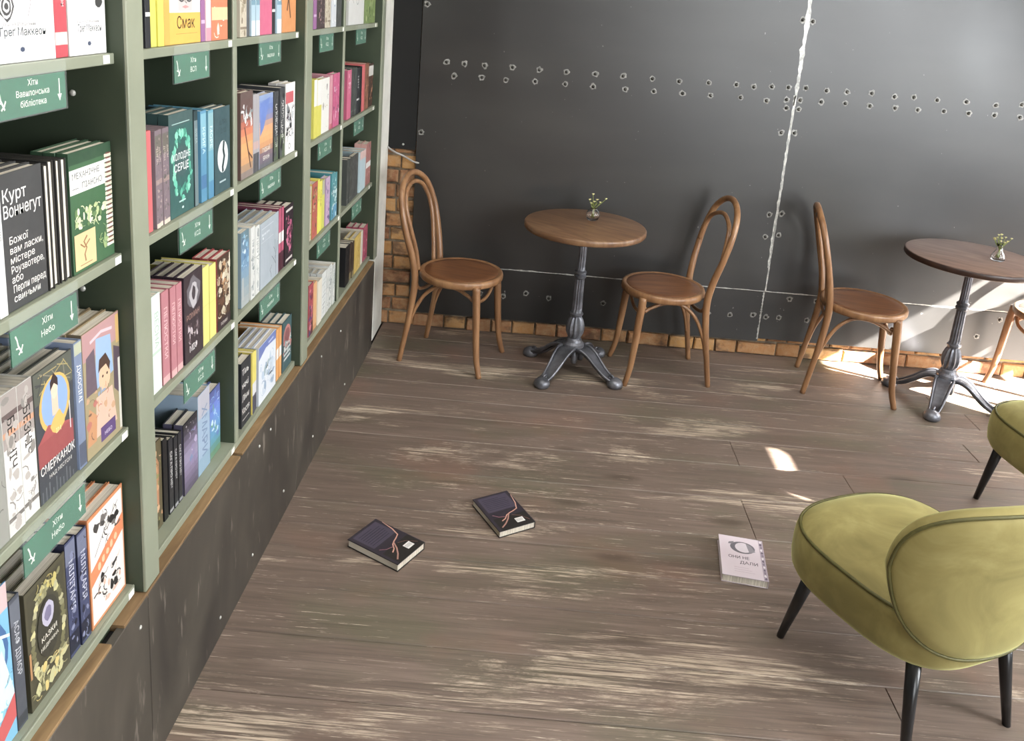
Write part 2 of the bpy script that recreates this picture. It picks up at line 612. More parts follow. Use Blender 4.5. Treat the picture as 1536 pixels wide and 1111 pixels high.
# ---------------------------------------------------------------- steel sheets
rv = MB(); rv.smooth = True
r_ = random.Random(4)
riv_meshes = []
for q in range(5):
    rv = MB(); rv.smooth = True
    rv.mi = 0
    ring = [(0.0165 * r_.uniform(0.75, 1.2) * math.cos(a), 0.0165 * r_.uniform(0.7, 1.2) * math.sin(a), 0.0004) for a in [2 * math.pi * k / 12 for k in range(12)]]
    rv.add(ring + [(0, 0, 0.0009)], [(i, (i + 1) % 12, 12) for i in range(12)])
    rv.mi = 1
    rv.lathe([(0.0085, 0.0005), (0.0085, 0.002), (0.007, 0.0048), (0.004, 0.0062), (0.001, 0.0067)], 12)
    riv_meshes.append(rv.mesh('rivet', [M['rubbed'], M['rivet']]))


def sheet(x0, x1, z0, z1, label, rivets, yf=4.166):
    e = obj('steel_sheet', None, None, ((x0 + x1) / 2, yf, z0))
    tag(e, label, 'steel sheet', 'blackened steel sheets cladding the back wall')
    hw = (x1 - x0) / 2
    mb = MB(); mb.cbox((-hw, 0, 0), (hw, 0.004, z1 - z0), -0.0012, axis=1)
    mb.build('sheet', M['steel'], e)
    for (x, z) in rivets:
        o = obj('rivet', r_.choice(riv_meshes), e, (x - (x0 + x1) / 2, -0.0003, z - z0))
        o.rotation_euler = (math.pi / 2, r_.uniform(0, 6), 0)
    return e


RV = [(-0.491, 1.423), (-0.401, 1.421), (-0.301, 1.422), (-0.161, 1.424), (-0.028, 1.422), (0.108, 1.423), (0.251, 1.425), (0.39, 1.426), (0.536, 1.425), (0.669, 1.423), (0.815, 1.428), (0.953, 1.43), (1.04, 1.427), (1.128, 1.435), (1.21, 1.438), (1.296, 1.442), (1.399, 1.437), (1.501, 1.439), (1.622, 1.443), (1.736, 1.435), (1.831, 1.44), (1.947, 1.436), (2.091, 1.439), (2.237, 1.434), (2.362, 1.448), (2.5, 1.44), (-0.45, 1.357), (-0.31, 1.362), (-0.19, 1.359), (-0.043, 1.364), (0.107, 1.363), (0.247, 1.362), (0.407, 1.362), (0.55, 1.364), (0.693, 1.365), (0.833, 1.367), (0.982, 1.369), (1.112, 1.364), (1.21, 1.378), (1.277, 1.38), (1.216, 1.336), (1.277, 1.334), (1.382, 1.38), (1.501, 1.383), (1.624, 1.38), (1.749, 1.38), (1.862, 1.38), (1.99, 1.384), (2.113, 1.384), (2.241, 1.385), (2.367, 1.385), (2.5, 1.385), (1.228, 1.767), (1.278, 1.763), (1.209, 1.211), (1.275, 1.215), (1.213, 0.785), (1.275, 0.795), (1.21, 0.666), (1.277, 0.681), (-0.6, 1.695), (-0.6, 1.062), (-0.59, 0.247), (-0.596, 0.395), (-0.001, 0.246), (0.122, 0.23), (-0.244, 0.224), (0.413, 0.227), (-0.12, 0.22), (0.971, 0.221), (1.088, 0.224), (1.21, 0.235), (1.278, 0.229), (1.345, 0.232), (1.494, 0.23), (1.388, 0.34), (1.528, 0.34), (2.497, 0.322), (2.396, 0.219)]


def sel(x0, x1, z0, z1): return [p for p in RV if x0 <= p[0] < x1 and z0 <= p[1] < z1]


XS = 1.253
ZS = 0.366
sL = sheet(-0.622, XS - 0.001, ZS + 0.001, 2.45, 'large dark steel sheet behind the first round table, left of the vertical seam', sel(-9, XS, ZS, 9))
sR = sheet(XS + 0.001, 3.2, ZS + 0.001, 2.45, 'large grey-shining steel sheet right of the vertical seam, behind the second round table', sel(XS, 9, ZS, 9))
sheet(3.202, 3.99, 0.10, 2.45, 'steel sheet at the far right end of the back wall', [])
bL = sheet(-0.622, XS - 0.001, 0.088, ZS - 0.001, 'low dark steel strip above the bricks, left of the vertical seam', sel(-9, XS, 0, ZS))
bR = sheet(XS + 0.001, 3.2, 0.104, ZS - 0.001, 'low steel strip above the bricks, right of the vertical seam', sel(XS, 9, 0, ZS))


def worn_line(parent, pts, wid, seed):
    """irregular scraped-bare margin running along a sheet's edge (world points on the sheet plane)"""
    r = random.Random(seed)
    mb = MB()
    P = [Vector((p[0], 0, p[1])) for p in pts]
    n = 46
    L, Rr = [], []
    for i in range(n + 1):
        p = P[0].lerp(P[1], i / n)
        d = (P[1] - P[0]).normalized(); nn = Vector((-d.z, 0, d.x))
        w = wid * (0.45 + 0.6 * r.random() ** 1.5)
        if r.random() < 0.1: w *= 1.35
        L.append(p + nn * w); Rr.append(p - nn * w * r.uniform(0.2, 0.7))
    vs = [(q.x - parent.location.x, -0.0006, q.z - parent.location.z) for q in L + Rr]
    mb.add(vs, [(i, i + 1, n + 2 + i, n + 1 + i) for i in range(n)])
    tag(mb.build('scraped_edge', M['bare'], parent), 'bare bright scraped metal edge')


worn_line(sL, [(-0.16, ZS + 0.003), (XS, ZS + 0.003)], 0.005, 1)
worn_line(sR, [(XS, ZS + 0.003), (3.0, ZS + 0.003)], 0.005, 2)
worn_line(sR, [(XS + 0.002, 1.35), (XS + 0.002, 2.4)], 0.017, 3)
worn_line(sL, [(XS - 0.003, 0.5), (XS - 0.003, 1.4)], 0.008, 4)
worn_line(sR, [(XS + 0.002, 0.37), (XS + 0.002, 1.35)], 0.006, 6)
worn_line(bL, [(XS - 0.003, 0.10), (XS - 0.003, ZS)], 0.007, 5)

# ================================================================ BOOKCASE
bc = obj('bookcase', None, None, (-0.92, 2.4, 0))
tag(bc, 'tall sage green bookcase along the left wall on a dark plinth', 'bookcase')


def bpart(name, boxes, m, ch=0.0015, label=None, dx=0.92, dy=-2.4):
    mb = MB()
    for a, b in boxes:
        mb.cbox((a[0] + dx, a[1] + dy, a[2]), (b[0] + dx, b[1] + dy, b[2]), ch, axis=0)
    o = mb.build(name, m, bc)
    if label: tag(o, label)
    return o


SZ = [1.598, 1.218, 0.848, 0.475]
XF, XP, XB = -0.782, -0.757, -1.075
UNITS = [(-0.6, 0.86), (0.925, 1.505), (1.567, 2.645), (2.712, 3.87)]
POSTS = [(0.86, 0.925), (1.505, 1.567), (2.645, 2.712), (3.87, 3.932)]
bpart('back_panel', [((XB - 0.012, -0.6, 0.44), (XB, 3.93, 2.45))], M['green_shaded'], 0.001)
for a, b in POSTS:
    # two side panels with shade put into their colour, front lip in the plain paint
    bpart('side_panel', [((XB, a, 0.459), (XP - 0.006, b, 2.45))], M['green_shaded'])
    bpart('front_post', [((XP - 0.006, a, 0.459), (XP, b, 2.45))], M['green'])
for a, b in ((2.090, 2.114), (3.236, 3.262)):
    bpart('divider', [((XB, a, 0.476), (XF - 0.004, b, 2.45))], M['green_shaded'])
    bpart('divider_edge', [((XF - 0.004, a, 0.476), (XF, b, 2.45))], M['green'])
for (a, b) in UNITS:
    for z in SZ + [1.975, 2.35]:
        bpart('shelf', [((XB, a, z - 0.019), (XF - 0.004, b, z))], M['green'])
        bpart('shelf_edge', [((XF - 0.004, a, z - 0.019), (XF + 0.0005, b, z + 0.0004))], M['green'])
bpart('ledge', [((XB, a, 0.440), (XP + 0.0002, b, 0.4555)) for a, b in ((-0.6, 1.36), (1.41, 2.06), (2.075, 3.86))], M['rawwood'], 0.001, 'raw unpainted board edge along the plinth top')
bpart('ledge', [((XB, a, 0.440), (XP - 0.03, b, 0.4553)) for a, b in ((1.36, 1.41), (2.06, 2.075))], M['green_shaded'], 0.001)
for a, b in ((-0.6, 0.3), (0.302, 1.508), (1.511, 2.598), (2.601, 3.868)):
    p = bpart('plinth_panel', [((XP - 0.016, a, 0.0), (XP + 0.0015, b, 0.449))], M['plinth'], 0.0012)
bpart('plinth_support', [((XB, -0.6, 0.0), (XP - 0.02, 3.86, 0.439))], M['black'], 0.001)
for (y, z) in ((1.25, 0.10), (1.47, 0.40), (1.9, 0.06), (2.209, 0.40), (2.311, 0.40), (2.45, 0.094), (2.15, 0.07), (2.9, 0.38), (3.2, 0.36), (3.3, 0.07), (2.8, 0.1)):
    o = obj('screw', sc_me, bc, (XP + 0.0015 + 0.92, y - 2.4, z)); o.rotation_euler = (0, math.pi / 2, 0); o.scale = (0.8, 0.8, 0.8)
for (y, z, x) in ((1.503, 1.52, -0.86), (1.503, 1.14, -0.86), (2.643, 1.52, -0.86)):
    o = obj('screw', sc_me, bc, (x + 0.92, y - 2.4, z)); o.rotation_euler = (math.pi / 2, 0, 0)
mbt = MB(); mbt.box((0, -0.011, -0.0075), (0.0008, 0.011, 0.0075))
tag_me = mbt.mesh('price_tag', M['tagw'])
for (y, r) in ((1.475, 0), (1.488, 1), (1.486, 2), (1.487, 3), (2.063, 0), (2.07, 1), (2.07, 2), (2.066, 3), (2.620, 0), (2.625, 1), (2.63, 2), (3.215, 0), (3.22, 1), (3.22, 2), (3.82, 0), (3.83, 1), (3.80, 2)):
    obj('price_tag', tag_me, bc, (XF + 0.0012 + 0.92, y - 2.4, SZ[r] - 0.009))

# ================================================================ PRINTING
_tc = {}


def text_shape(s):
    """flat triangles of a line of writing, height 1"""
    if s in _tc: return _tc[s]
    cu = D.curves.new('writing', 'FONT'); cu.body = s; cu.size = 1.0; cu.resolution_u = 2; cu.offset = 0.006
    o = D.objects.new('writing', cu); COL.objects.link(o)
    dg = bpy.context.evaluated_depsgraph_get()
    me = o.evaluated_get(dg).to_mesh()
    vs = [(v.co.x, v.co.y) for v in me.vertices]
    fs = [tuple(p.vertices) for p in me.polygons]
    o.evaluated_get(dg).to_mesh_clear()
    D.objects.remove(o); D.curves.remove(cu)
    if not vs: vs, fs = [(0, 0)], []
    x1 = max(v[0] for v in vs); x0 = min(v[0] for v in vs)
    _tc[s] = (vs, fs, x0, x1)
    return _tc[s]


class PR:
    """flat print on a face: everything is a coloured polygon in the face's own metres"""
    def __init__(s, W, H, place, seed=0):
        s.W, s.H, s.place = W, H, place
        s.mb = MB(); s.k = 0; s.r = random.Random(seed)

    def poly(s, pts, col):
        s.k += 1
        z = 0.00022 + 0.000012 * s.k
        W, H = s.W, s.H
        # clip roughly to the face
        P = [(min(max(x, 0.0006), W - 0.0006), min(max(y, 0.0006), H - 0.0006)) for x, y in pts]
        s.mb.add([s.place(x, y, z) for x, y in P], [tuple(range(len(P)))], lin(col))

    def rect(s, x0, y0, x1, y1, col): s.poly([(x0, y0), (x1, y0), (x1, y1), (x0, y1)], col)
    def bg(s, col): s.rect(0, 0, s.W, s.H, col)

    def ell(s, cx, cy, rx, ry, col, n=14, jag=0.0, a0=0.0):
        s.poly([(cx + rx * (1 + s.r.uniform(-jag, jag)) * math.cos(a0 + 2 * math.pi * i / n), cy + ry * (1 + s.r.uniform(-jag, jag)) * math.sin(a0 + 2 * math.pi * i / n)) for i in range(n)], col)

    def line(s, pts, w, col):
        P = [Vector((p[0], p[1], 0)) for p in pts]
        L, R = [], []
        for i, p in enumerate(P):
            t = (P[min(i + 1, len(P) - 1)] - P[max(i - 1, 0)])
            if t.length < 1e-9: t = Vector((1, 0, 0))
            t.normalize(); nn = Vector((-t.y, t.x, 0)) * w / 2
            L.append(p + nn); R.append(p - nn)
        s.k += 1
        z = 0.00022 + 0.000012 * s.k
        cl = lambda q: s.place(min(max(q.x, 0.0006), s.W - 0.0006), min(max(q.y, 0.0006), s.H - 0.0006), z)
        n = len(P)
        s.mb.add([cl(q) for q in L + R], [(i, n + i, n + i + 1, i + 1) for i in range(n - 1)], lin(col))

    def text(s, t, x, y, h, col, align='l', maxw=None, rot=0):
        vs, fs, x0, x1 = text_shape(t)
        w = (x1 - x0) * h
        sx = 1.0
        if maxw and w > maxw: sx = maxw / w; w = maxw
        ox = -x0 * h * sx + {'l': 0, 'c': -w / 2, 'r': -w}[align]
        s.k += 1
        z = 0.00022 + 0.000012 * s.k
        out = []
        for (a, b) in vs:
            px, py = ox + a * h * sx, b * h
            if rot == -90: px, py = py, -px
            elif rot == 90: px, py = -py, px
            out.append(s.place(min(max(x + px, 0.0004), s.W - 0.0004), min(max(y + py, 0.0004), s.H - 0.0004), z))
        s.mb.add(out, fs, lin(col))

    def busy(s, x0, y0, x1, y1, pal, n=14, size=0.012):
        size *= .72
        for _ in range(int(n * 1.9)):
            c = s.r.choice(pal); cx, cy = s.r.uniform(x0, x1), s.r.uniform(y0, y1)
            if s.r.random() < 0.5:
                s.ell(cx, cy, size * s.r.uniform(.4, 1.3), size * s.r.uniform(.4, 1.5), c, 8, 0.35, s.r.uniform(0, 6))
            else:
                a = s.r.uniform(0, 6.28); L = size * s.r.uniform(1, 3)
                pts = [(cx + L * t * math.cos(a + t), cy + L * t * math.sin(a + t)) for t in (0, .35, .7, 1)]
                s.line(pts, size * s.r.uniform(.1, .35), c)

    def tip(s, x, y, h, text, col): s.text(text, x, y, h, col, 'c', None, -90)

# ================================================================ BOOKS
BD = 0.14     # how deep a spine-out book reaches into the shelf


def book_meshes(W, H, T, cover, spine, inner=None, pages=True, ret=False):
    """book standing upright: front board on the x=0 plane, spine on the y=0 plane, thickness towards -x"""
    c, sp = lin(cover), lin(spine)
    mb = MB()
    b = 0.0022
    mb.cbox((-b, 0.0, 0), (0, W, H), 0.0005, c, axis=0)
    mb.cbox((-T, 0.0, 0), (-T + b, W, H), -0.0005, c, axis=0)
    mb.cbox((-T + b * 0.6, 0.0, 0), (-b * 0.6, b, H), -0.0004, sp, axis=1)
    cm = mb.mesh('cover', M['cover'])
    mb = MB(); mb.box((-T + b, b, 0.0025), (-b, W - 0.003, H - 0.003))
    return cm, mb.mesh('page_block', M['pages'])


def face_place(x, y, z): return (z, x, y)
def spine_place(T): return lambda x, y, z: (x - T, -z, y)
def fore_place(T, W): return lambda x, y, z: (x - T, W + z, y)


class Art:
    """what is printed on a kind of book: f(front PR or None, spine PR or None, rng)"""


def generic_spine(s, bgc, fg, label=None, bands=()):
    s.bg(bgc)
    for (a, b, c) in bands: s.rect(0, s.H * a, s.W, s.H * b, c)
    if label: s.text(label, s.W * 0.32, s.H * 0.82, s.W * 0.62, fg, 'l', s.H * 0.62, -90)


def A_gret(f, which):
    f.bg('f1f0ee'); f.H *= .74
    if which == 1:
        for k in range(5): f.ell(f.W * .34, f.H * (.52), .017 - .003 * k, .021 - .004 * k, ('4a4a4a', 'e8e8e8')[k % 2], 12, .12)
        f.line([(f.W * .68, f.H), (f.W * .66, f.H * .8), (f.W * .67, f.H * .55), (f.W * .62, f.H * .42)], .0014, '888888')
    else:
        f.ell(f.W * .82, f.H * .56, .012, .010, '444444', 10, .1)
    f.text('За що я відповідальний', f.W * .5, f.H * .345, .007, '777777', 'c', f.W * .62)
    f.text('Ґреґ Маккеон', f.W * .55, f.H * .25, .017, '24343a', 'c', f.W * .64)
    f.rect(f.W * .3, f.H * .2, f.W * .75, f.H * .203, '9ac0b0')
    f.ell(f.W * .52, f.H * .12, .006, .004, '44506a', 8)


def A_kurt(f):
    f.bg('474849')
    f.text('Курт', f.W * .05, f.H * .80, .028, 'f2f1ec', 'l', f.W * .55)
    f.text('Воннегут', f.W * .05, f.H * .685, .028, 'f2f1ec', 'l', f.W * .9)
    for i, t in enumerate(('Божої', 'вам ласки,', 'містере', 'Роузвотере,', 'або', 'Перли перед', 'свиньми')):
        f.text(t, f.W * (.14 if i < 5 else .16), f.H * (.49 - i * .072), .0165, 'e9e8e2', 'l', f.W * .8)


def A_piano(f):
    f.bg('3f6b45')
    f.rect(0, f.H * .90, f.W, f.H, '2f5138')
    f.rect(0, f.H * .66, f.W * .83, f.H * .86, 'f2f1ea')
    f.text('МЕХАНІЧНЕ', f.W * .06, f.H * .78, .015, '333a35', 'l', f.W * .72)
    f.text('ПІАНІНО', f.W * .28, f.H * .69, .015, '333a35', 'l', f.W * .5)
    f.rect(f.W * .06, f.H * .70, f.W * .2, f.H * .706, '555555')
    for k in range(20):
        f.rect(f.W * .82, f.H * (.10 + .041 * k), f.W * .99, f.H * (.128 + .041 * k), 'e9dcc0' if k % 2 else 'efe9da')
        f.rect(f.W * .86, f.H * (.124 + .041 * k), f.W * .97, f.H * (.138 + .041 * k), '7a4437')
    f.busy(f.W * .05, f.H * .36, f.W * .8, f.H * .52, ['b9c98c', 'd9e0b0', '6a8c55', 'e8ecc8'], 34, .008)
    f.rect(f.W * .03, f.H * .03, f.W * .52, f.H * .33, 'e0c48a')
    f.line([(f.W * .27, f.H * .08), (f.W * .25, f.H * .14), (f.W * .30, f.H * .19), (f.W * .24, f.H * .25), (f.W * .32, f.H * .29)], .004, '9a6a35')
    f.line([(f.W * .16, f.H * .24), (f.W * .25, f.H * .2), (f.W * .38, f.H * .25)], .003, '9a6a35')
    f.rect(f.W * .14, f.H * .055, f.W * .42, f.H * .062, '9a6a35')
    f.busy(f.W * .58, f.H * .12, f.W * .78, f.H * .26, ['9fb878', '6c9560'], 6, .01)


def A_merk(f):
    f.bg('44484f')
    W, H = f.W, f.H
    f.rect(0, H * .76, W, H, '5b5f55')
    for k in range(14): f.line([(f.r.uniform(0, W), H * f.r.uniform(.78, .99)) for _ in range(2)], .002, f.r.choice(['8a8570', 'b0a060', '3a3f44']))
    f.ell(W * .5, H * .69, W * .40, H * .22, 'd6ad42', 22)
    f.ell(W * .5, H * .70, W * .34, H * .19, '7fa3d8', 20)
    f.rect(W * .42, H * .6, W * .58, H * .86, 'e3bfa2')
    f.ell(W * .5, H * .79, W * .09, H * .07, 'e9c9ae', 12)
    f.poly([(W * .4, H * .86), (W * .5, H * .92), (W * .6, H * .86), (W * .6, H * .80), (W * .5, H * .84), (W * .4, H * .80)], '3a2a28')
    f.rect(W * .02, H * .28, W * .94, H * .46, '9c3f3f')
    f.poly([(W * .02, H * .46), (W * .3, H * .56), (W * .5, H * .52), (W * .94, H * .46)], 'a84444')
    f.ell(W * .55, H * .53, W * .17, H * .075, 'e0ac3c', 10, .25)
    f.text('ІМ', W * .55, H * .45, .012, 'eadca0', 'c')
    f.rect(W * .86, H * .4, W * .88, H * .62, 'e6e6ea')
    f.text('СМЕРКАНОК', W * .5, H * .215, .022, 'f0efe9', 'c', W * .9)
    f.text('НАД МІСТОМ', W * .55, H * .15, .010, 'd8d7d0', 'c', W * .6)
    for k in range(10): f.rect(W * (.05 + .09 * k), 0, W * (.05 + .09 * k) + .003, H * f.r.uniform(.05, .13), '6b6f74')


def A_comic(f):
    W, H = f.W, f.H
    f.bg('a4956e')
    f.rect(W * .0, H * .78, W, H, 'b98a8a'); f.poly([(W * .3, H * .5), (W * .35, H * .9), (W * .75, H * .86), (W * .8, H * .55)], '8fb0d6')
    f.poly([(W * .05, H * .5), (W * .08, H * .8), (W * .3, H * .84), (W * .34, H * .5)], '6b5a66')
    f.poly([(W * .8, H * .4), (W * .82, H * .75), (W, H * .7), (W, H * .3)], '5a4a56')
    f.ell(W * .55, H * .56, W * .16, H * .115, 'e4b48c', 14)
    f.poly([(W * .38, H * .62), (W * .42, H * .72), (W * .6, H * .74), (W * .72, H * .64), (W * .68, H * .58), (W * .6, H * .65), (W * .45, H * .64)], '4d3428')
    f.ell(W * .5, H * .57, .003, .003, '2a1d18', 8); f.ell(W * .62, H * .57, .003, .003, '2a1d18', 8)
    f.poly([(W * .25, H * .12), (W * .3, H * .44), (W * .75, H * .44), (W * .85, H * .12)], 'd9b29a')
    f.poly([(W * .02, H * .1), (W * .1, H * .4), (W * .3, H * .3), (W * .26, H * .1)], 'c78a55')
    f.rect(W * .38, H * .05, W * .8, H * .17, '5b4078')
    f.text('НЕБО', W * .59, H * .085, .010, 'e3d8ee', 'c')
    f.line([(W * .2, H * .9), (W * .5, H * .93), (W * .8, H * .9)], .006, 'e2c0c8')
    f.rect(W * .93, H * .02, W * .99, H * .62, 'd9d8cc')
    f.rect(W * .90, H * .75, W * .99, H * .98, 'd0a850')
    f.busy(W * .05, H * .2, W * .9, H * .5, ['7a5a48', 'c99a70', '8fa0b8', 'b96a5a'], 14, .009)


def A_blue(f):
    W, H = f.W, f.H
    f.bg('6cb6d8')
    f.rect(0, H * .84, W, H, 'd9b8b8')
    f.ell(W * .4, H * .62, W * .55, H * .25, '2f66a0', 18); f.ell(W * .4, H * .60, W * .47, H * .21, 'a8dcec', 18)
    f.poly([(0, H * .3), (W * .8, H * .62), (W, H * .3), (W, H * .2), (W * .3, H * .2)], 'cfe9f0')
    f.line([(0, H * .72), (W * .5, H * .77), (W, H * .66)], .006, 'e9f3f6')
    f.busy(0, H * .2, W, H * .55, ['3f8fc0', 'bfe4ee', '2b4f70', '7fc8de'], 22, .014)
    f.poly([(0, 0), (W, H * .28), (W, H * .12), (W * .4, 0)], 'c93f3f'); f.poly([(0, 0), (0, H * .12), (W * .7, H * .05), (W * .7, 0)], '3a3236')


def A_kazky(f):
    W, H = f.W, f.H
    f.bg('54503c')
    f.rect(W * .05, H * .03, W * .95, H * .96, '4c4938')
    for k in range(46):
        a = k / 46 * 6.283
        f.ell(W * (.5 + .38 * math.cos(a)), H * (.5 + .40 * math.sin(a)), .007, .008, f.r.choice(['8f8b66', 'b9b48a', 'd0c98a', '77744f', '6a6648']), 7, .4)
    f.busy(W * .08, H * .06, W * .92, H * .26, ['c9c48c', 'a7a374', '8b875c', 'd9c06a'], 26, .012)
    f.busy(W * .2, H * .82, W * .85, H * .94, ['c8b860', 'a7a374', '8b875c'], 14, .009)
    f.ell(W * .5, H * .55, W * .28, H * .25, '3e3d33', 18)
    f.ell(W * .5, H * .66, W * .15, H * .10, 'b7b2c8', 14, .1)
    f.ell(W * .5, H * .66, W * .09, H * .06, '7d7696', 10, .2)
    f.text('КАЗКИ', W * .5, H * .47, .014, 'e6e3d4', 'c', W * .44)
    f.text('МЕДИЧИНА', W * .5, H * .40, .010, 'e0ddcc', 'c', W * .44)
    f.rect(0, H * .28, W * .05, H * .5, 'b9854c')


def A_orange(f):
    W, H = f.W, f.H
    f.bg('d27f3a'); f.rect(W * .035, H * .03, W * .965, H * .97, 'efe9e2')
    f.poly([(W * .035, H * .38), (W * .965, H * .58), (W * .965, H * .74), (W * .035, H * .52)], 'e5772a')
    f.busy(W * .2, H * .68, W * .85, H * .88, ['4a4644', '77706c', '2f2c2b'], 13, .013)
    f.line([(W * .15, H * .62), (W * .4, H * .75), (W * .85, H * .9)], .0015, '555050')
    f.busy(W * .25, H * .12, W * .85, H * .40, ['4a4644', '8a827c', '2f2c2b', 'e9b8a0'], 18, .013)
    for k in range(5): f.ell(W * (.25 + .12 * k), H * (.50 + .025 * k), .006, .008, 'f0c090', 8, .2)


def A_smak(f):
    W, H = f.W, f.H * .78
    f.bg('e9e9ef')
    f.rect(0, 0, W, H * .40, 'e9b31e')
    f.rect(0, 0, W * .14, H, 'dda51a')
    f.poly([(W * .38, H * .42), (W * .34, H * .7), (W * .42, H), (W * .72, H), (W * .80, H * .7), (W * .76, H * .42)], 'cfc6c4')
    for cx in (.47, .68):
        f.ell(W * cx, H * .61, W * .10, H * .08, '3a3838', 12); f.ell(W * cx, H * .61, W * .07, H * .058, 'd8d4d2', 12); f.ell(W * cx, H * .61, W * .02, H * .018, '333333', 8)
    f.line([(W * .57, H * .64), (W * .56, H * .54), (W * .61, H * .52)], .003, '6a5f5c')
    f.poly([(W * .48, H * .47), (W * .57, H * .495), (W * .68, H * .47), (W * .57, H * .45)], 'c98a88')
    for k in range(8): f.line([(W * (.33 + .01 * k), H * (.9 - .05 * k)), (W * (.36 + .01 * k), H * (.8 - .03 * k))], .002, '444040')
    f.text('Смак', W * .58, H * .20, .036, '5a3c12', 'c', W * .5)
    f.rect(W * .3, H * .13, W * .9, H * .134, '8a6416')


def A_holod(f):
    W, H = f.W, f.H
    f.bg('35635f')
    f.rect(0, H * .88, W, H, '44605f'); f.rect(W * .12, H * .895, W * .85, H * .903, 'a8d0c8')
    for k in range(54):
        a = k / 54 * 6.283; q = f.r.uniform(.8, 1.15)
        f.ell(W * (.5 + .36 * q * math.cos(a)), H * (.5 + .30 * q * math.sin(a)), .007, .009, f.r.choice(['4fb598', '7fd8b8', '2a7a6a', '59c4a6', '3c9880']), 7, .45)
    f.ell(W * .48, H * .53, W * .3, H * .16, '40605f', 14, .1)
    f.text('ХОЛОДНЕ', W * .48, H * .55, .021, 'eaf2f0', 'c', W * .74)
    f.text('СЕРЦЕ', W * .48, H * .44, .024, 'eaf2f0', 'c', W * .6)
    f.rect(W * .35, H * .13, W * .62, H * .145, 'b0d8d0'); f.ell(W * .5, H * .07, .005, .003, 'd0ece6', 8)


def A_tealface(f):
    W, H = f.W, f.H
    f.bg('3c5a60')
    f.text('ШЛЯХ', W * .55, H * .80, .016, '24383c', 'c', W * .55); f.text('ДУШ', W * .55, H * .70, .016, '24383c', 'c', W * .45)
    f.ell(W * .52, H * .42, W * .34, H * .19, 'dfe8ea', 20)
    f.line([(W * .6, H * .6), (W * .55, H * .5), (W * .62, H * .42), (W * .5, H * .3), (W * .52, H * .24)], .012, '2a4044')
    f.rect(W * .3, H * .12, W * .7, H * .14, 'a8c0c4')


def A_roman(f):
    W, H = f.W, f.H
    f.bg('3f3338')
    f.ell(W * .5, H * .76, W * .36, H * .18, '6f6a70', 16, .15); f.ell(W * .5, H * .74, W * .22, H * .14, 'b9b4b8', 14, .2)
    f.ell(W * .5, H * .76, W * .1, H * .08, '4a4248', 10, .2)
    f.text('РОМАН', W * .45, H * .48, .020, 'a87f70', 'c', W * .85)
    f.busy(W * .1, H * .22, W * .85, H * .42, ['8d7a80', 'c9bcc0', '5a484e'], 14, .010)
    f.text('МІФ', W * .45, H * .1, .022, 'efe9ea', 'c', W * .5)


def A_pattern(f):
    W, H = f.W, f.H
    f.bg('4d3628')
    f.busy(W * .05, H * .2, W * .95, H * .95, ['cfc2a6', '9a7a5a', 'e3d8c0', '6e4a34', 'b88a5a'], 44, .013)
    f.rect(W * .9, H * .3, W * .97, H * .98, 'e3dac4')
    f.rect(0, 0, W, H * .14, '3a2c30'); f.text('РОМАН', W * .5, H * .05, .012, 'd9cfc8', 'c', W * .7)


def A_bronze(f):
    W, H = f.W, f.H
    f.bg('5d5336')
    f.poly([(W * .2, H * .2), (W * .15, H * .8), (W * .5, H * .9), (W * .8, H * .75), (W * .75, H * .2)], 'b8794c')
    f.busy(W * .05, H * .05, W * .95, H * .95, ['8f8a4c', 'c98d58', '6f5a30', 'd8a878', '3d3a22'], 34, .010)
    f.poly([(W * .2, H * .1), (W * .55, H * .2), (W * .6, H * .13), (W * .25, H * .03)], 'd8c888')


def gradient(f, cols, n=10):
    f.bg(cols[0])
    for i in range(n):
        t = i / (n - 1) * (len(cols) - 1); k = min(int(t), len(cols) - 2); u = t - k
        a, b = [tuple(int(c[j:j + 2], 16) for j in (0, 2, 4)) for c in (cols[k], cols[k + 1])]
        f.rect(0, f.H * i / n, f.W, f.H * (i + 1) / n, tuple(a[j] * (1 - u) + b[j] * u for j in range(3)))


def A_purple(f):
    gradient(f, ['5a5066', '7d6f8f', '9a8fb0', '6a6078', '2c2a30'], 12)
    f.busy(f.W * .3, f.H * .3, f.W * .9, f.H * .8, ['b8a8cc', '8c7ca8', '6c88b0'], 8, .010)
    f.busy(f.W * .1, f.H * .84, f.W * .9, f.H * .97, ['c8c4cc', '4a464c'], 6, .006)


def A_bluegal(f):
    gradient(f, ['5f8a6a', '4f9ab8', '4d8fd0', '5577d8', '4a5898'], 10)
    f.busy(f.W * .1, f.H * .2, f.W * .9, f.H * .95, ['9fc8e8', '7fb0e0', 'd0e8f4', '4f70b8', '68a878'], 16, .011)


def A_fire(f):
    gradient(f, ['8f7f78', 'd89a58', 'e8a050', 'c9603c', '6a4c48', '6a5550'], 12)
    f.busy(f.W * .1, f.H * .6, f.W * .9, f.H * .85, ['d9dcdc', 'b8c4c4', '8a9898'], 10, .013)
    f.line([(f.W * .3, f.H * .6), (f.W * .8, f.H * .1)], .006, '5a3a34'); f.line([(f.W * .6, f.H * .3), (f.W * .95, f.H * .2)], .005, '5a3a34')


def A_goodbye(f):
    W, H = f.W, f.H
    gradient(f, ['6f6a76', '7a6878', 'd0905a', 'e6a85c', 'e0a070', '7f86b8', '5f7ec4', '88a0cc'], 14)
    f.poly([(W * .05, H * .9), (W * .05, H * .45), (W * .3, H * .55), (W * .6, H * .8), (W * .8, H * .95)], '5a7cc8')
    f.text('ГУДБАЙ', W * .5, H * .215, .017, 'f4f0e4', 'c', W * .7)
    f.text('БРАУН', W * .5, H * .10, .017, 'f4f0e4', 'c', W * .75)
    f.rect(0, 0, W, H * .06, '6a6a72')


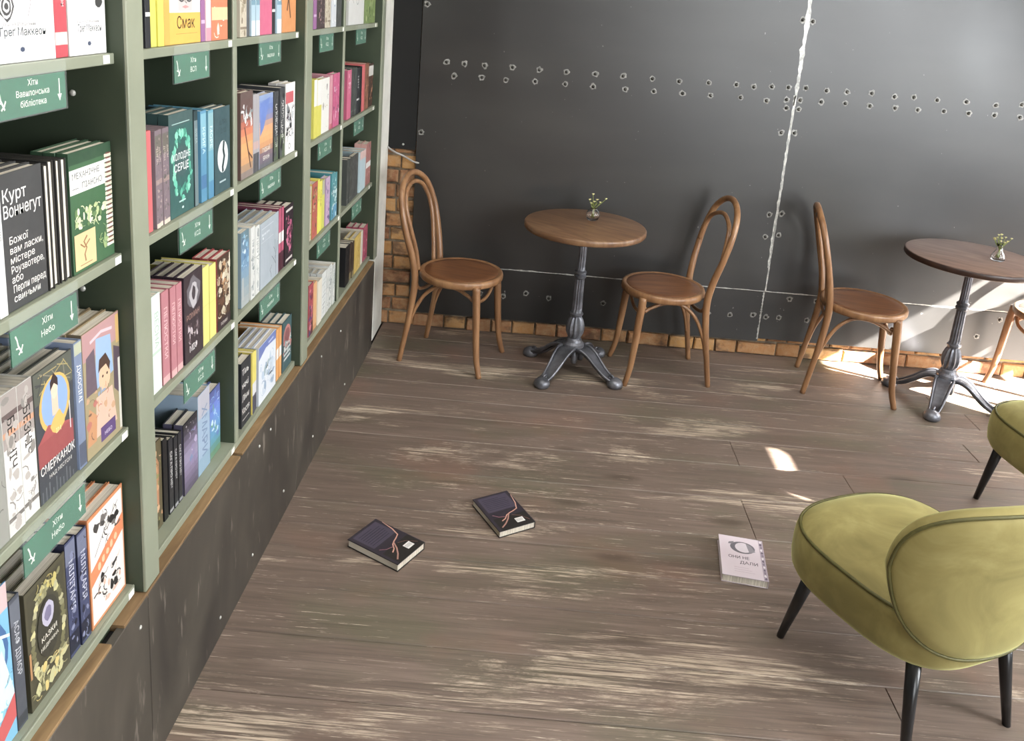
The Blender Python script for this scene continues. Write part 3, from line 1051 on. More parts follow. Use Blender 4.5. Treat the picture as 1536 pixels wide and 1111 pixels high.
def A_manga(f):
    W, H = f.W, f.H
    f.bg('efeeec'); f.rect(0, H * .72, W * .82, H * .88, 'cc4a55')
    f.busy(W * .1, H * .25, W * .85, H * .7, ['3c3c42', '8b8f94', '5c4f5c', '2a2a2e', 'c8ccd0'], 22, .013)
    f.rect(W * .05, H * .04, W * .65, H * .18, 'f6f6f4'); f.ell(W * .42, H * .11, .012, .010, '9a9a98', 10); f.ell(W * .42, H * .11, .008, .006, 'f0f0ee', 10)


def A_icy(f):
    W, H = f.W, f.H
    gradient(f, ['a8b0b0', '8fa4ac', '6f98b8', '5a8cb4', '60808c'], 8)
    f.busy(W * .1, H * .5, W * .9, H * .95, ['d8e8f0', '8fc0dc', '4a7090'], 14, .010); f.rect(W * .1, H * .1, W * .3, H * .4, 'b8bcb8')


def A_pale(f):
    W, H = f.W, f.H
    f.bg('a9b4bd')
    f.rect(W * .08, H * .9, W * .7, H * .908, 'd8e0e4'); f.text('Зимове світло', W * .08, H * .80, .010, 'eef2f4', 'l', W * .6); f.ell(W * .15, H * .76, .004, .004, 'eef2f4', 8)
    f.rect(W * .05, H * .70, W * .7, H * .705, 'd0d8dc')
    for a in ((.85, .02, .8, .6), (.8, .3, .95, .55), (.85, .2, .62, .38), (.6, .05, .52, .18), (.52, .18, .62, .24), (.8, .4, .72, .5)):
        f.line([(W * a[0], H * a[1]), (W * (a[0] + a[2]) / 2 + .003, H * (a[1] + a[3]) / 2), (W * a[2], H * a[3])], .0022, '4f555c')


def A_neon(f):
    W, H = f.W, f.H
    f.bg('33232c'); f.rect(W * .1, H * .9, W * .9, H * .94, 'd8d0cc'); f.rect(W * .1, H * .06, W * .9, H * .10, 'd8d0cc')
    f.busy(W * .15, H * .25, W * .85, H * .85, ['c24a78', 'd86a94', '8d3458'], 24, .012)


def A_callig(f):
    W, H = f.W, f.H
    f.bg('33363a')
    for k, t in enumerate(('Тінь', 'ночі', 'Ліни', 'Костя')): f.text(t, W * .1, H * (.80 - .2 * k), .026, 'f0efe9', 'l', W * .75)
    f.rect(W * .1, H * .1, W * .8, H * .11, 'c8c8c4')


def A_whale(f):
    W, H = f.W, f.H
    f.bg('dfe6ef'); f.poly([(0, H * .78), (W * .4, H * .88), (W, H * .84), (W, H), (0, H)], '6276b8'); f.rect(W * .55, H * .9, W * .85, H * .93, 'b8c4e4')
    f.ell(W * .55, H * .5, W * .3, H * .13, '9fb6bc', 14, .15); f.ell(W * .55, H * .5, W * .16, H * .07, '4a6a5a', 12, .2)
    f.busy(W * .1, H * .1, W * .9, H * .7, ['b8cce0', 'c8d6e6', 'f2f6fa', '8fa8c4'], 22, .016); f.ell(W * .68, H * .34, W * .1, H * .02, '3d4c5c', 8)


def A_circle(f):
    W, H = f.W, f.H
    f.bg('3f5f64'); f.ell(W * .5, H * .66, W * .40, H * .22, 'c0746c', 18); f.ell(W * .5, H * .66, W * .3, H * .16, '8a4f50', 16)
    f.busy(W * .1, H * .25, W * .9, H * .6, ['d8dcd8', 'c0746c', '8fb0b0'], 16, .010)
    for k in range(3): f.rect(W * .15, H * (.2 + .09 * k), W * .85, H * (.24 + .09 * k), 'd0d8d6')


def busyface(bgc, pal, n=20, size=.012, band=None):
    def fn(f):
        f.bg(bgc)
        f.busy(f.W * .08, f.H * .08, f.W * .92, f.H * .92, pal, n, size)
        if band: f.rect(0, f.H * band[0], f.W, f.H * band[1], band[2])
    return fn


def A_bird(f):
    f.bg('d98a3c'); W, H = f.W, f.H
    f.line([(W * .35, H * .3), (W * .5, H * .55), (W * .62, H * .6), (W * .45, H * .5), (W * .6, H * .2)], .010, '6a3f1c')


def A_pinkface(f):
    f.bg('d2527c'); W, H = f.W, f.H
    f.rect(W * .3, H * .72, W * .8, H * .75, 'f0c8d4'); f.busy(W * .3, H * .5, W * .9, H * .95, ['f0b8c8', 'e07898'], 9, .01)


def A_whitetext(f):
    f.bg('dcdfdc')
    for k in range(9): f.line([(f.W * f.r.uniform(.1, .5), f.H * (.1 + .09 * k)), (f.W * f.r.uniform(.6, .9), f.H * (.13 + .09 * k))], .004, f.r.choice(['5c6668', '8a9496', 'aab4b4']))


# key: (cover, spine, label words, category word, front art, spine text, spine colours, edge colour override)
B = {
 'gret1': ('f1f0ee', 'e8e7e4', 'white book with a round pencil drawing, face out', lambda f: A_gret(f, 1), None, None),
 'gret2': ('f1f0ee', 'e8e7e4', 'white book with small dark lettering, face out', lambda f: A_gret(f, 2), None, None),
 'gretred': ('c2263a', 'c2263a', 'slim bright red spine between the white books', None, ('c2263a', 'f2d8d8', 'Ґреґ Маккеон', [(.1, .2, 'e8c8c0')]), None),
 'whitespine': ('e4e4e0', 'e4e4e0', 'white spine with grey lettering beside the dark grey book', None, ('e6e6e2', '8a8a86', 'КОЛЕКЦІЯ', []), None),
 'kurt': ('474849', '3c3d3e', 'dark grey book with large white serif lettering, face out', A_kurt, None, None),
 'darkedge': ('353432', '353432', 'dark book turned pages outwards', None, None, None),
 'piano': ('2f5138', '35583d', 'green book with a white title block and piano keys, face out', A_piano, None, None),
 'greyface': ('8c8c84', '7c7c76', 'pale grey book cut by the left edge of the photo, face out', busyface('9a9a92', ['7f8078', 'b4b4aa', '6a6a64'], 14), None, None),
 'bez': ('d9d7d0', 'd9d7d0', 'thick white spine with black vertical lettering', None, ('dad8d2', '2c2a28', 'БЕЗНІЧ', [(.62, 1.0, 'a59a94'), (.7, .74, 'c9906a'), (.82, .86, '6a5a58'), (.1, .13, '77726c')]), None),
 'merk': ('4b4c46', '3d4048', 'dark fantasy book with a yellow ring and red band, face out', A_merk, None, None),
 'bluespine': ('7d8fb0', '7d8fb0', 'pale blue-grey spine with white lettering', None, ('7686a4', 'eef0f2', 'ДЖОСІМІ', [(.9, .99, 'b8bca0'), (.02, .2, '545c70')]), None),
 'comic': ('8f7a56', '7a6a52', 'comic book with a boy drawn on the cover, face out', A_comic, None, None),
 'blueface': ('4f90b8', '3a5068', 'blue and red illustrated book in the lower left corner, face out', A_blue, None, None),
 'greyspine': ('4d525c', '4d525c', 'grey spine with pale vertical lettering', None, ('50555f', 'c8ccd2', 'АСАФ ДІМОР', [(.8, .97, '6a707c'), (.02, .1, '3c4048')]), None),
 'kazky': ('4a4634', '4a4634', 'olive book with an ornate leafy frame, face out', A_kazky, None, None),
 'navy': ('252b48', '252b48', 'dark navy spine with violet sheen', None, ('3c4468', 'd0d4e2', 'МІЛІТАРІЯ', [(.8, .98, '6f7690'), (.03, .2, '20243a')]), None),
 'orange': ('c9742f', 'b8682c', 'white book with an orange diagonal band, face out', A_orange, None, None),
 'blackw': ('2b2c30', '2b2c30', 'black spine with white marks', None, ('2f3034', 'e0e0e0', 'НІЧ', [(.3, .34, 'd8d8d8')]), None),
 'yellow': ('e6dd33', 'e6dd33', 'bright yellow spine', None, ('e9e03a', '6a6418', 'СОНЦЕ', []), None),
 'smak': ('d9a41c', 'd9a41c', 'white and yellow book with a face with glasses, face out', A_smak, None, None),
 'purple': ('9a5c98', '9a5c98', 'narrow purple spine', None, ('9c6098', 'e0c8e0', None, [(.2, .24, 'd8b8d8')]), None),
 'pinkw': ('e3bfc4', 'e3bfc4', 'pale pink spine', None, ('e9cdd0', 'a86878', 'ЛІТО', [(0, .15, 'd890a0')]), None),
 'orangeface': ('dd6a30', 'c9602c', 'orange book with white lettering blocks, face out', busyface('dd6e34', ['f2e2cc', 'e88a4c', 'f6efe4'], 8, .014, (.22, .36, 'efc890')), None, None),
 'red': ('d24c50', 'd24c50', 'plain red spine', None, ('d44e52', 'f0c8c0', None, []), None),
 'mauve': ('85737a', '85737a', 'grey mauve spine with a mottled pattern', None, ('83727a', 'd9c8b8', 'ДЗВІН', [(.75, .95, '6f6a60'), (.0, .05, 'e0ccb8'), (.45, .5, 'a88f88')]), None),
 'holod': ('2f4f4e', '2c4a4a', 'teal book with a mint floral wreath, face out', A_holod, None, None),
 'tealdark': ('24383c', '24383c', 'dark teal spine with a pale strip', None, ('2c4448', 'a8c0c0', 'ЗИМА', [(.0, .9, '6f8488')]), None),
 'blue': ('3c88ac', '3c88ac', 'bright blue spine', None, ('468fb4', 'd0ecf4', 'КРИГА', [(.6, .97, '78b4c8'), (.15, .3, '3470a0')]), None),
 'lblue': ('5ba0b8', '5ba0b8', 'light blue spine', None, ('60a4bc', 'e0f4f4', 'МОРЕ', [(.55, .97, '88b8c0'), (.0, .2, '3f88b0')]), None),
 'tealface': ('33494e', '33494e', 'dark teal book with a white oval, face out', A_tealface, None, None),
 'mint': ('cfe0d2', 'cfe0d2', 'thick mint white spine', None, ('dbeade', 'a4c0aa', 'ВЕСНА', [(.4, .43, 'bcd4c0')]), None),
 'pinkred': ('b0616a', 'b0616a', 'dusty pink spine', None, ('b8707a', 'e9c0c0', 'ПЕЛЮСТКИ', [(.0, .08, 'd8a8a8')]), None),
 'roman': ('3a2c38', '33262f', 'dark brown book with a pale horse-like figure, face out', A_roman, None, None),
 'lyellow': ('ddd35c', 'ddd35c', 'pale yellow spine', None, ('e2da6c', 'c9c050', None, [(.5, .505, 'c8be50')]), None),
 'pattern': ('a02c30', '8f282c', 'book with a brown and cream pattern and red edges, face out', A_pattern, None, None),
 'bronze': ('4a4028', '4a4028', 'book with a copper figure on a green ground, face out', A_bronze, None, None),
 'blackp': ('1a1a1c', '1a1a1c', 'plain black spine', None, ('1c1c1e', '44444a', None, []), None),
 'blacktext': ('242428', '242428', 'black spine with bold white lettering', None, ('2b2b30', 'e6e6e6', 'САГА ПРО НІЧ', [(.02, .06, 'a0a0a4')]), None),
 'purpleface': ('2c2a30', '55506a', 'violet grey book with a black top band, face out', A_purple, None, None),
 'skyblue': ('9ab4cc', '9ab4cc', 'thick light blue spine', None, ('98b2cc', '6a84a8', 'ХМАРИ', [(.7, 1.0, 'b4b4c0'), (.0, .2, '88a8c0')]), None),
 'bluegal': ('3a4a80', '3a4a80', 'vivid blue starry book, face out', A_bluegal, None, None),
 'cream': ('c9bda6', 'c9bda6', 'cream spine with brown twigs', None, ('cfc4ae', '6a5a48', None, [(.1, .13, '8a7a64'), (.5, .52, '77684f')]), None),
 'grey': ('5c5f62', '5c5f62', 'narrow dark grey spine', None, ('5e6164', 'a8a8a8', None, []), None),
 'bluew': ('a9c4d4', 'a9c4d4', 'pale blue and white spine', None, ('a9c6d6', 'f2f6f8', 'ЗІРКИ', [(.0, .2, 'e4e8ec'), (.4, .6, '6f98ac')]), None),
 'pinkface': ('d2527c', 'b8406a', 'bright pink book, face out', A_pinkface, None, None),
 'orangebird': ('d98a3c', 'c87a30', 'orange book with a brown bird shape, face out', A_bird, None, None),
 'fire': ('6a5048', '6a5048', 'book with flames and white lettering, face out', A_fire, None, None),
 'greyp': ('a8a4a6', 'a8a4a6', 'pale grey spine with dark foot', None, ('aeaaae', '5a585c', None, [(.0, .25, '57575c'), (.3, .4, 'c8a8a0')]), None),
 'goodbye': ('a8b0cc', '9aa0b8', 'book with a blue and orange sky, face out', A_goodbye, None, None),
 'darkw': ('3a3c40', '3a3c40', 'dark spine with white block lettering', None, ('45484a', 'f0f0ee', 'ОПОВІДАННЯ', [(.0, .35, '5c6a50')]), None),
 'manga': ('dcdad6', 'b8b4b0', 'white comic with a red band, face out', A_manga, None, None),
 'icy': ('7f98a4', '7f98a4', 'icy blue book, face out', A_icy, None, None),
 'whitesp': ('d6d8d4', 'd6d8d4', 'white spine with grey marks', None, ('dadcd8', '8a9494', 'ПРОЗА', [(.55, .57, 'b0b4b0')]), None),
 'paleblue': ('a3aeb8', '98a4ae', 'pale grey-blue book with bare branches, face out', A_pale, None, None),
 'pinkdark': ('7a2c48', '7a2c48', 'crimson spine with a white square', None, ('b83c64', 'f0d0dc', None, [(.45, .62, 'eceae6'), (.0, .3, '4a2030')]), None),
 'neon': ('2c1e26', '2c1e26', 'black book with neon pink lettering, face out', A_neon, None, None),
 'callig': ('2c2f33', '2c2f33', 'charcoal book with white brush lettering, face out', A_callig, None, None),
 'ywd': ('d9c84c', 'd9c84c', 'spine yellow above and dark below', None, ('e0d04e', '55555c', None, [(.3, .5, 'dcdce0'), (.0, .3, '4c4c5c')]), None),
 'whale': ('c9d2e0', 'b8c2d4', 'white and blue book with a whale shape, face out', A_whale, None, None),
 'orangew': ('e39a3c', 'e39a3c', 'orange spine with a white label', None, ('e39a3c', '7a4a14', None, [(.42, .62, 'f0eee8')]), None),
 'circle': ('3a565c', '3a565c', 'teal book with a coral disc, face out', A_circle, None, None),
 'darkpat': ('4a3a3c', '5a4a68', 'dark book with a lace pattern, face out', busyface('4c3c3c', ['8f8488', 'c8a09a', '2f2628', 'a89498'], 30, .010), None, None),
 'bluewhite': ('c9cfd8', 'c9cfd8', 'white and blue book, face out', busyface('d4d8de', ['7f9abf', '4a5c78', 'f0f2f4'], 8, .016), None, None),
 'charcoal': ('4a4d4c', '4a4d4c', 'plain charcoal book, face out', busyface('4d504f', ['5c6060', '6a6e6c'], 5, .010), None, None),
 'ylw': ('d8d03c', 'd8d03c', 'spine white above and yellow below', None, ('dcd440', '9a9428', None, [(.55, 1.0, 'ecebe6')]), None),
 'whiteyl': ('ecebe6', 'dcd440', 'white book with a small grey figure, face out', busyface('ecebe4', ['d8cfae', 'b8a890', '8f8a84'], 8, .011), None, None),
 'rose': ('d28a98', 'd28a98', 'rose pink spine', None, ('d68e9c', 'f0d0d4', None, [(.0, .1, 'c05060')]), None),
 'pinkbird': ('c9447c', 'c9447c', 'magenta book with pale strokes, face out', busyface('c9447c', ['e890b4', 'e8b8cc', '7a2858', 'd86a94'], 18, .012), None, None),
 'redyel': ('c04a34', 'd8c04a', 'red and olive patterned book, face out', busyface('b8503c', ['8a8a48', 'd85a44', '5a4a30', 'd8c08a'], 22, .011), None, None),
 'yellow2': ('d9cc40', 'd9cc40', 'yellow spine', None, ('d9cc40', '8a8428', None, []), None),
 'ylw2': ('d0d048', 'd0d048', 'lime yellow spine', None, ('d2d24c', '8a9428', None, [(.7, 1.0, 'b8b8a0')]), None),
 'violet': ('b89ac0', 'b89ac0', 'lilac and violet book, face out', busyface('c8a8c8', ['7a4a98', 'e8dcec', '4a3a78', 'b880b8'], 14, .010), None, None),
 'teal': ('3f8f98', '3f8f98', 'teal spine with white dots', None, ('43949c', 'e0f0f0', None, [(.55, .62, 'd0e8e8'), (.0, .3, '4f9ac0')]), None),
 'redart': ('a83440', 'a83440', 'thick crimson spine with dark foot', None, ('b03c48', 'e8b8b8', None, [(.0, .25, '5c2c34'), (.3, .36, '6a3a70')]), None),
 'apricot': ('dda060', 'dda060', 'apricot spine', None, ('e0a668', 'f4dcc0', None, [(.0, .1, 'c98848')]), None),
 'creamw': ('e0d8c4', 'e0d8c4', 'cream white spine', None, ('e4dcc8', 'a89878', None, []), None),
 'whitetext': ('c9ccc8', 'c9ccc8', 'white book with grey lettering, face out', A_whitetext, None, None),
 'whiteart': ('d8d8d4', 'c9c9c4', 'large white book with a thin line drawing, face out', lambda f: (f.bg('dcdcd8'), f.ell(f.W * .55, f.H * .55, .028, .04, '9aa0a0', 14), f.ell(f.W * .55, f.H * .55, .024, .035, 'dcdcd8', 14), f.ell(f.W * .55, f.H * .55, .012, .018, 'a4a8a8', 12), f.ell(f.W * .55, f.H * .55, .009, .014, 'dcdcd8', 12), f.line([(f.W * .2, f.H * .5), (f.W * .3, f.H * .4)], .003, '888c8c')), None, None),
 'greenart': ('7f9450', '7f9450', 'leafy green book, face out', busyface('7f9650', ['a4b870', '4c6a34', 'c0cc90', '5f7a3c'], 30, .016), None, None),
 'darkgrey': ('474b48', '474b48', 'dark grey spine', None, ('4a4e4b', '8a8e8a', None, [(.1, .13, '6a6e6a')]), None),
 'brown': ('8a5236', '8a5236', 'thick rust brown spine', None, ('8f583c', 'd8b898', None, [(.5, .53, 'c0805a')]), None),
 'brownart': ('4a3026', '4a3026', 'brown book with a white title patch, face out', busyface('4a3026', ['8a5a3c', 'b88058', '2c1c18'], 20, .011, (.72, .95, 'd8d4cc')), None, None),
 'pale': ('b4ccd4', 'b4ccd4', 'pale blue-grey spine', None, ('b6ced6', 'e8eef0', None, [(.8, 1.0, 'dcb8b0')]), None),
 'salmon': ('c9968c', 'c9968c', 'salmon pink book with a white heart patch, face out', busyface('b07068', ['d8a8a0', '8a5a68', 'c08078'], 10, .014, (.42, .55, 'ecebe8')), None, None),
 'brownd': ('3f3024', '3f3024', 'narrow dark brown spine', None, ('45362a', '8a7a60', None, [(.0, .2, '8a7a50')]), None),
 'goldface': ('c9a83c', 'd8cc98', 'golden yellow book, face out', busyface('d0ac3e', ['e0c468', 'b08a28', 'ecd890'], 12, .014), None, None),
 'crimson': ('a82c50', 'a82c50', 'crimson book with a violet patch, face out', busyface('b83c5c', ['5a3c78', 'e8a8b8', '8a2444'], 10, .012), None, None),
}
CELLS = [
 ((1, 0), [('F',1.16,0.179,0.215,1,'gret1'), ('S',1.341,0.017,0.205,0,'gretred'), ('S',1.358,0.022,0.205,0,'gretred'), ('F',1.382,0.117,0.215,1,'gret2')]),
 ((1, 1), [('S',1.156,0.02,0.22,0,'whitespine'), ('F',1.178,0.105,0.218,3,'kurt'), ('E',1.285,0.016,0.213,0,'darkedge'), ('E',1.303,0.017,0.216,0,'darkedge'), ('E',1.323,0.015,0.214,0,'darkedge'), ('E',1.339,0.017,0.213,0,'darkedge'), ('F',1.36,0.139,0.218,2,'piano')]),
 ((1, 2), [('F',1.043,0.095,0.293,0,'greyface'), ('S',1.141,0.041,0.248,0,'bez'), ('S',1.184,0.041,0.245,0,'bez'), ('F',1.227,0.113,0.242,4,'merk'), ('S',1.342,0.025,0.25,0,'bluespine'), ('F',1.369,0.13,0.254,2,'comic')]),
 ((1, 3), [('F',1.018,0.115,0.3,2,'blueface'), ('S',1.135,0.027,0.257,0,'greyspine'), ('F',1.171,0.119,0.239,2,'kazky'), ('S',1.294,0.034,0.248,0,'navy'), ('S',1.33,0.033,0.243,0,'navy'), ('F',1.367,0.132,0.247,2,'orange')]),
 ((2, 0), [('S',1.646,0.022,0.205,0,'blackw'), ('S',1.674,0.026,0.205,0,'yellow'), ('S',1.703,0.027,0.205,0,'yellow'), ('F',1.733,0.182,0.215,1,'smak'), ('S',1.918,0.023,0.205,0,'purple'), ('S',1.942,0.03,0.205,0,'pinkw'), ('F',1.976,0.099,0.215,1,'orangeface')]),
 ((2, 1), [('S',1.639,0.02,0.214,0,'red'), ('S',1.672,0.018,0.21,0,'mauve'), ('S',1.691,0.017,0.21,0,'mauve'), ('S',1.708,0.017,0.21,0,'mauve'), ('S',1.726,0.015,0.21,0,'mauve'), ('F',1.744,0.123,0.233,2,'holod'), ('S',1.87,0.021,0.226,0,'tealdark'), ('S',1.906,0.033,0.221,0,'blue'), ('S',1.948,0.032,0.217,0,'lblue'), ('F',1.984,0.1,0.216,1,'tealface')]),
 ((2, 2), [('S',1.64,0.041,0.227,0,'mint'), ('S',1.687,0.035,0.22,0,'pinkred'), ('S',1.725,0.029,0.218,0,'pinkred'), ('S',1.757,0.03,0.215,0,'pinkred'), ('F',1.795,0.105,0.218,3,'roman'), ('S',1.903,0.04,0.206,0,'lyellow'), ('S',1.951,0.041,0.196,0,'lyellow'), ('F',1.996,0.088,0.2,2,'pattern')]),
 ((2, 3), [('F',1.643,0.069,0.23,0,'bronze'), ('S',1.719,0.022,0.215,0,'blackp'), ('S',1.748,0.023,0.2,0,'blacktext'), ('S',1.774,0.019,0.192,0,'blacktext'), ('S',1.797,0.02,0.19,0,'blacktext'), ('F',1.825,0.082,0.196,1,'purpleface'), ('S',1.912,0.075,0.229,0,'skyblue'), ('F',1.992,0.071,0.198,1,'bluegal')]),
 ((3, 0), [('S',2.16,0.047,0.205,0,'cream'), ('S',2.212,0.025,0.205,0,'grey'), ('S',2.242,0.03,0.205,0,'bluew'), ('S',2.277,0.031,0.205,0,'bluew'), ('F',2.313,0.099,0.215,0,'pinkface'), ('S',2.418,0.029,0.205,0,'blackw'), ('S',2.454,0.042,0.205,0,'bluew'), ('F',2.503,0.136,0.215,0,'orangebird')]),
 ((3, 1), [('F',2.162,0.092,0.236,1,'fire'), ('S',2.259,0.024,0.222,0,'greyp'), ('S',2.284,0.024,0.22,0,'greyp'), ('F',2.313,0.117,0.212,0,'goodbye'), ('S',2.442,0.041,0.21,0,'darkw'), ('S',2.488,0.048,0.217,0,'darkw'), ('F',2.543,0.096,0.224,1,'manga')]),
 ((3, 2), [('F',2.167,0.061,0.22,2,'icy'), ('S',2.237,0.034,0.217,0,'whitesp'), ('S',2.277,0.036,0.209,0,'whitesp'), ('F',2.318,0.168,0.205,3,'paleblue'), ('S',2.492,0.025,0.209,0,'pinkdark'), ('S',2.522,0.025,0.207,0,'pinkdark'), ('F',2.553,0.086,0.198,3,'neon')]),
 ((3, 3), [('F',2.167,0.077,0.204,0,'callig'), ('S',2.253,0.02,0.201,0,'ywd'), ('S',2.275,0.02,0.195,0,'ywd'), ('F',2.305,0.161,0.192,3,'whale'), ('S',2.478,0.025,0.18,0,'orangew'), ('S',2.508,0.025,0.178,0,'orangew'), ('F',2.54,0.099,0.178,2,'circle')]),
 ((4, 0), [('S',2.838,0.037,0.205,0,'purple'), ('F',2.882,0.102,0.215,0,'darkpat'), ('S',2.991,0.033,0.205,0,'cream'), ('S',3.025,0.041,0.205,0,'cream'), ('F',3.075,0.07,0.215,0,'bluewhite'), ('F',3.154,0.075,0.215,0,'charcoal')]),
 ((4, 1), [('S',2.863,0.039,0.207,0,'ylw'), ('S',2.91,0.057,0.202,0,'ylw'), ('F',2.975,0.104,0.2,0,'whiteyl'), ('S',3.088,0.036,0.204,0,'rose'), ('F',3.133,0.096,0.205,0,'pinkbird')]),
 ((4, 2), [('S',2.846,0.014,0.202,0,'cream'), ('F',2.868,0.067,0.206,0,'redyel'), ('S',2.942,0.023,0.207,0,'yellow'), ('S',2.973,0.031,0.194,0,'yellow'), ('S',3.012,0.033,0.189,0,'ylw2'), ('F',3.053,0.059,0.189,0,'violet'), ('S',3.139,0.044,0.189,0,'teal'), ('S',3.184,0.045,0.181,0,'teal')]),
 ((4, 3), [('S',2.847,0.058,0.202,0,'redart'), ('S',2.912,0.046,0.187,0,'apricot'), ('S',2.965,0.056,0.178,0,'creamw'), ('F',3.029,0.066,0.187,2,'whitetext'), ('S',3.103,0.026,0.182,0,'whitesp'), ('S',3.139,0.045,0.183,0,'whitesp'), ('S',3.192,0.037,0.173,0,'whitesp')]),
 ((5, 0), [('F',3.336,0.275,0.215,0,'whiteart'), ('F',3.624,0.22,0.215,0,'greenart')]),
 ((5, 1), [('F',3.353,0.067,0.201,0,'pinkface'), ('S',3.43,0.047,0.203,0,'darkgrey'), ('S',3.477,0.046,0.202,0,'darkgrey'), ('S',3.524,0.048,0.198,0,'blackw'), ('S',3.584,0.037,0.199,0,'blackp'), ('S',3.622,0.051,0.205,0,'red'), ('S',3.673,0.079,0.204,0,'brown'), ('F',3.766,0.098,0.197,0,'brownart')]),
 ((5, 2), [('S',3.384,0.035,0.198,0,'darkgrey'), ('S',3.431,0.048,0.195,0,'darkgrey'), ('F',3.49,0.112,0.192,0,'charcoal'), ('S',3.628,0.053,0.187,0,'pale'), ('S',3.682,0.067,0.184,0,'pale'), ('F',3.763,0.101,0.2,1,'salmon')]),
 ((5, 3), [('S',3.405,0.074,0.18,0,'blackp'), ('S',3.491,0.038,0.173,0,'brownd'), ('S',3.53,0.038,0.168,0,'brownd'), ('F',3.581,0.122,0.172,1,'goldface'), ('S',3.717,0.043,0.165,0,'creamw'), ('F',3.774,0.089,0.169,2,'crimson')]),
]

BAYN = {1: 'nearest bay', 2: 'second bay', 3: 'third bay', 4: 'fourth bay', 5: 'farthest bay'}
ROWN = {0: 'top shelf', 1: 'second shelf', 2: 'third shelf', 3: 'bottom shelf'}
ORD = ['leftmost', 'second', 'third', 'fourth', 'fifth']
XBOOK = -0.790
SETB = {(2, 3): 0.022, (1, 3): 0.006, (4, 3): 0.0, (3, 3): 0.0}
brnd = random.Random(21)
for (bay, row), items in CELLS:
    cnt = {}
    for it in items: cnt[it[5]] = cnt.get(it[5], 0) + 1
    seen = {}
    z = SZ[row] + 0.0008
    grp = 'books on the %s of the %s' % (ROWN[row], BAYN[bay])
    for (kind, y, w, h, n, key) in items:
        cov, spn, words, art, sp, _ = B[key]
        seen[key] = seen.get(key, 0) + 1
        where = '%s of the %s' % (ROWN[row], BAYN[bay])
        if cnt[key] > 1:
            if cnt[key] == 2: o_ = ('left', 'right')[seen[key] - 1] + ' of the pair'
            else: o_ = 'rightmost of %d' % cnt[key] if seen[key] == cnt[key] else ORD[seen[key] - 1] + (' of %d from left' % cnt[key] if seen[key] > 1 else ' of %d' % cnt[key])
            lab = '%s, %s, %s' % (words, o_, where)
        else:
            lab = '%s, %s' % (words, where)
        lab = ' '.join(lab.split()[:16])
        fixed = brnd.uniform(0, 0.004) + SETB.get((bay, row), 0)
        if kind == 'F':
            T = brnd.uniform(0.020, 0.028)
            cm, pm = book_meshes(w, h, T, cov, spn)
            x = XBOOK - fixed
            root = obj('book', None, None, (x, y, z))
            tag(root, lab, 'book', grp)
            obj('cover', cm, root); obj('page_block', pm, root)
            f = PR(w, h, face_place, hash((bay, row, w)) % 999)
            art(f)
            me = f.mb.mesh('cover_print', M['print']); obj('cover_print', me, root)
            for k in range(n):
                xx = x - (T + 0.0015) * (k + 1)
                c = obj('book', None, None, (xx, y + brnd.uniform(-.003, .001), z))
                tag(c, ' '.join(('copy %s behind the %s, %s' % (('directly', 'two places', 'three places', 'four places')[k], ' '.join(words.replace(', face out', '').split()[:7]), where)).split()[:16]), 'book', grp)
                obj('cover', cm, c); obj('page_block', pm, c)
        elif kind == 'S':
            d = BD * brnd.uniform(0.92, 1.05)
            T = w - 0.001
            cm, pm = book_meshes(d, h, T, cov, spn)
            root = obj('book', None, None, (XBOOK - fixed, y + T, z), math.pi / 2)
            # spine of the turned book looks into the room
            root.location = (XBOOK - fixed, y + T, z)
            tag(root, lab, 'book', grp)
            obj('cover', cm, root); obj('page_block', pm, root)
            s = PR(T, h, spine_place(T), 3)
            s.W = T
            generic_spine(s, sp[0], sp[1], sp[2], sp[3])
            if key in ('mauve', 'navy', 'bez', 'teal', 'cream', 'redart', 'brown', 'darkw', 'whitesp'):
                s.r = random.Random(int(y * 1000)); pal = {'mauve': ['5d5a52', 'b09a94', '746a70'], 'navy': ['7f86a8', '20263c'], 'bez': ['8f8a84', 'b8b0a8'], 'teal': ['d8f0ee', '2f7a84'], 'cream': ['8a7a60', 'a89a80'], 'redart': ['7a2430', 'd86a78', '4a3a70'], 'brown': ['6a3c28', 'a8704c'], 'darkw': ['5a5e60', '2c2e30'], 'whitesp': ['a8b0b0', '8a9494', 'e8e8e4']}[key]
                s.busy(T * .2, h * .05, T * .8, h * .95, pal, 14, T * .28)
            obj('spine_print', s.mb.mesh('spine_print', M['print']), root)
        else:
            d = BD
            T = w - 0.001
            cm, pm = book_meshes(d, h, T, cov, spn)
            # pages outwards: spine into the shelf
            root = obj('book', None, None, (XBOOK - fixed - d, y, z), -math.pi / 2)
            tag(root, lab, 'book', grp)
            obj('cover', cm, root); obj('page_block', pm, root)

# ---------------------------------------------------------------- hanging shelf signs
SIGNS = [(1, 0, 1.153, ('Хіти', 'Вавилонська', 'бібліотека')), (1, 1, 1.153, ('Хіти', 'Небо')), (1, 2, 1.146, ('Хіти', 'Небо')),
         (2, 0, 1.738, ('Хіти', 'ВСЛ')), (2, 1, 1.746, ('Хіти', 'КСД')), (2, 2, 1.752, ('Хіти', 'КСД')),
         (3, 0, 2.262, ('Хіти', 'видавця')), (3, 1, 2.272, ('Хіти', 'видавця')), (3, 2, 2.272, ('Хіти', 'видавця')),
         (4, 0, 2.870, ('Хіти', 'КСД')), (4, 1, 2.878, ('Хіти', 'КСД')), (4, 2, 2.888, ('Хіти', 'КСД')),
         (5, 0, 3.420, ('Хіти', 'КСД')), (5, 1, 3.428, ('Хіти', 'КСД')), (5, 2, 3.436, ('Хіти', 'КСД'))]
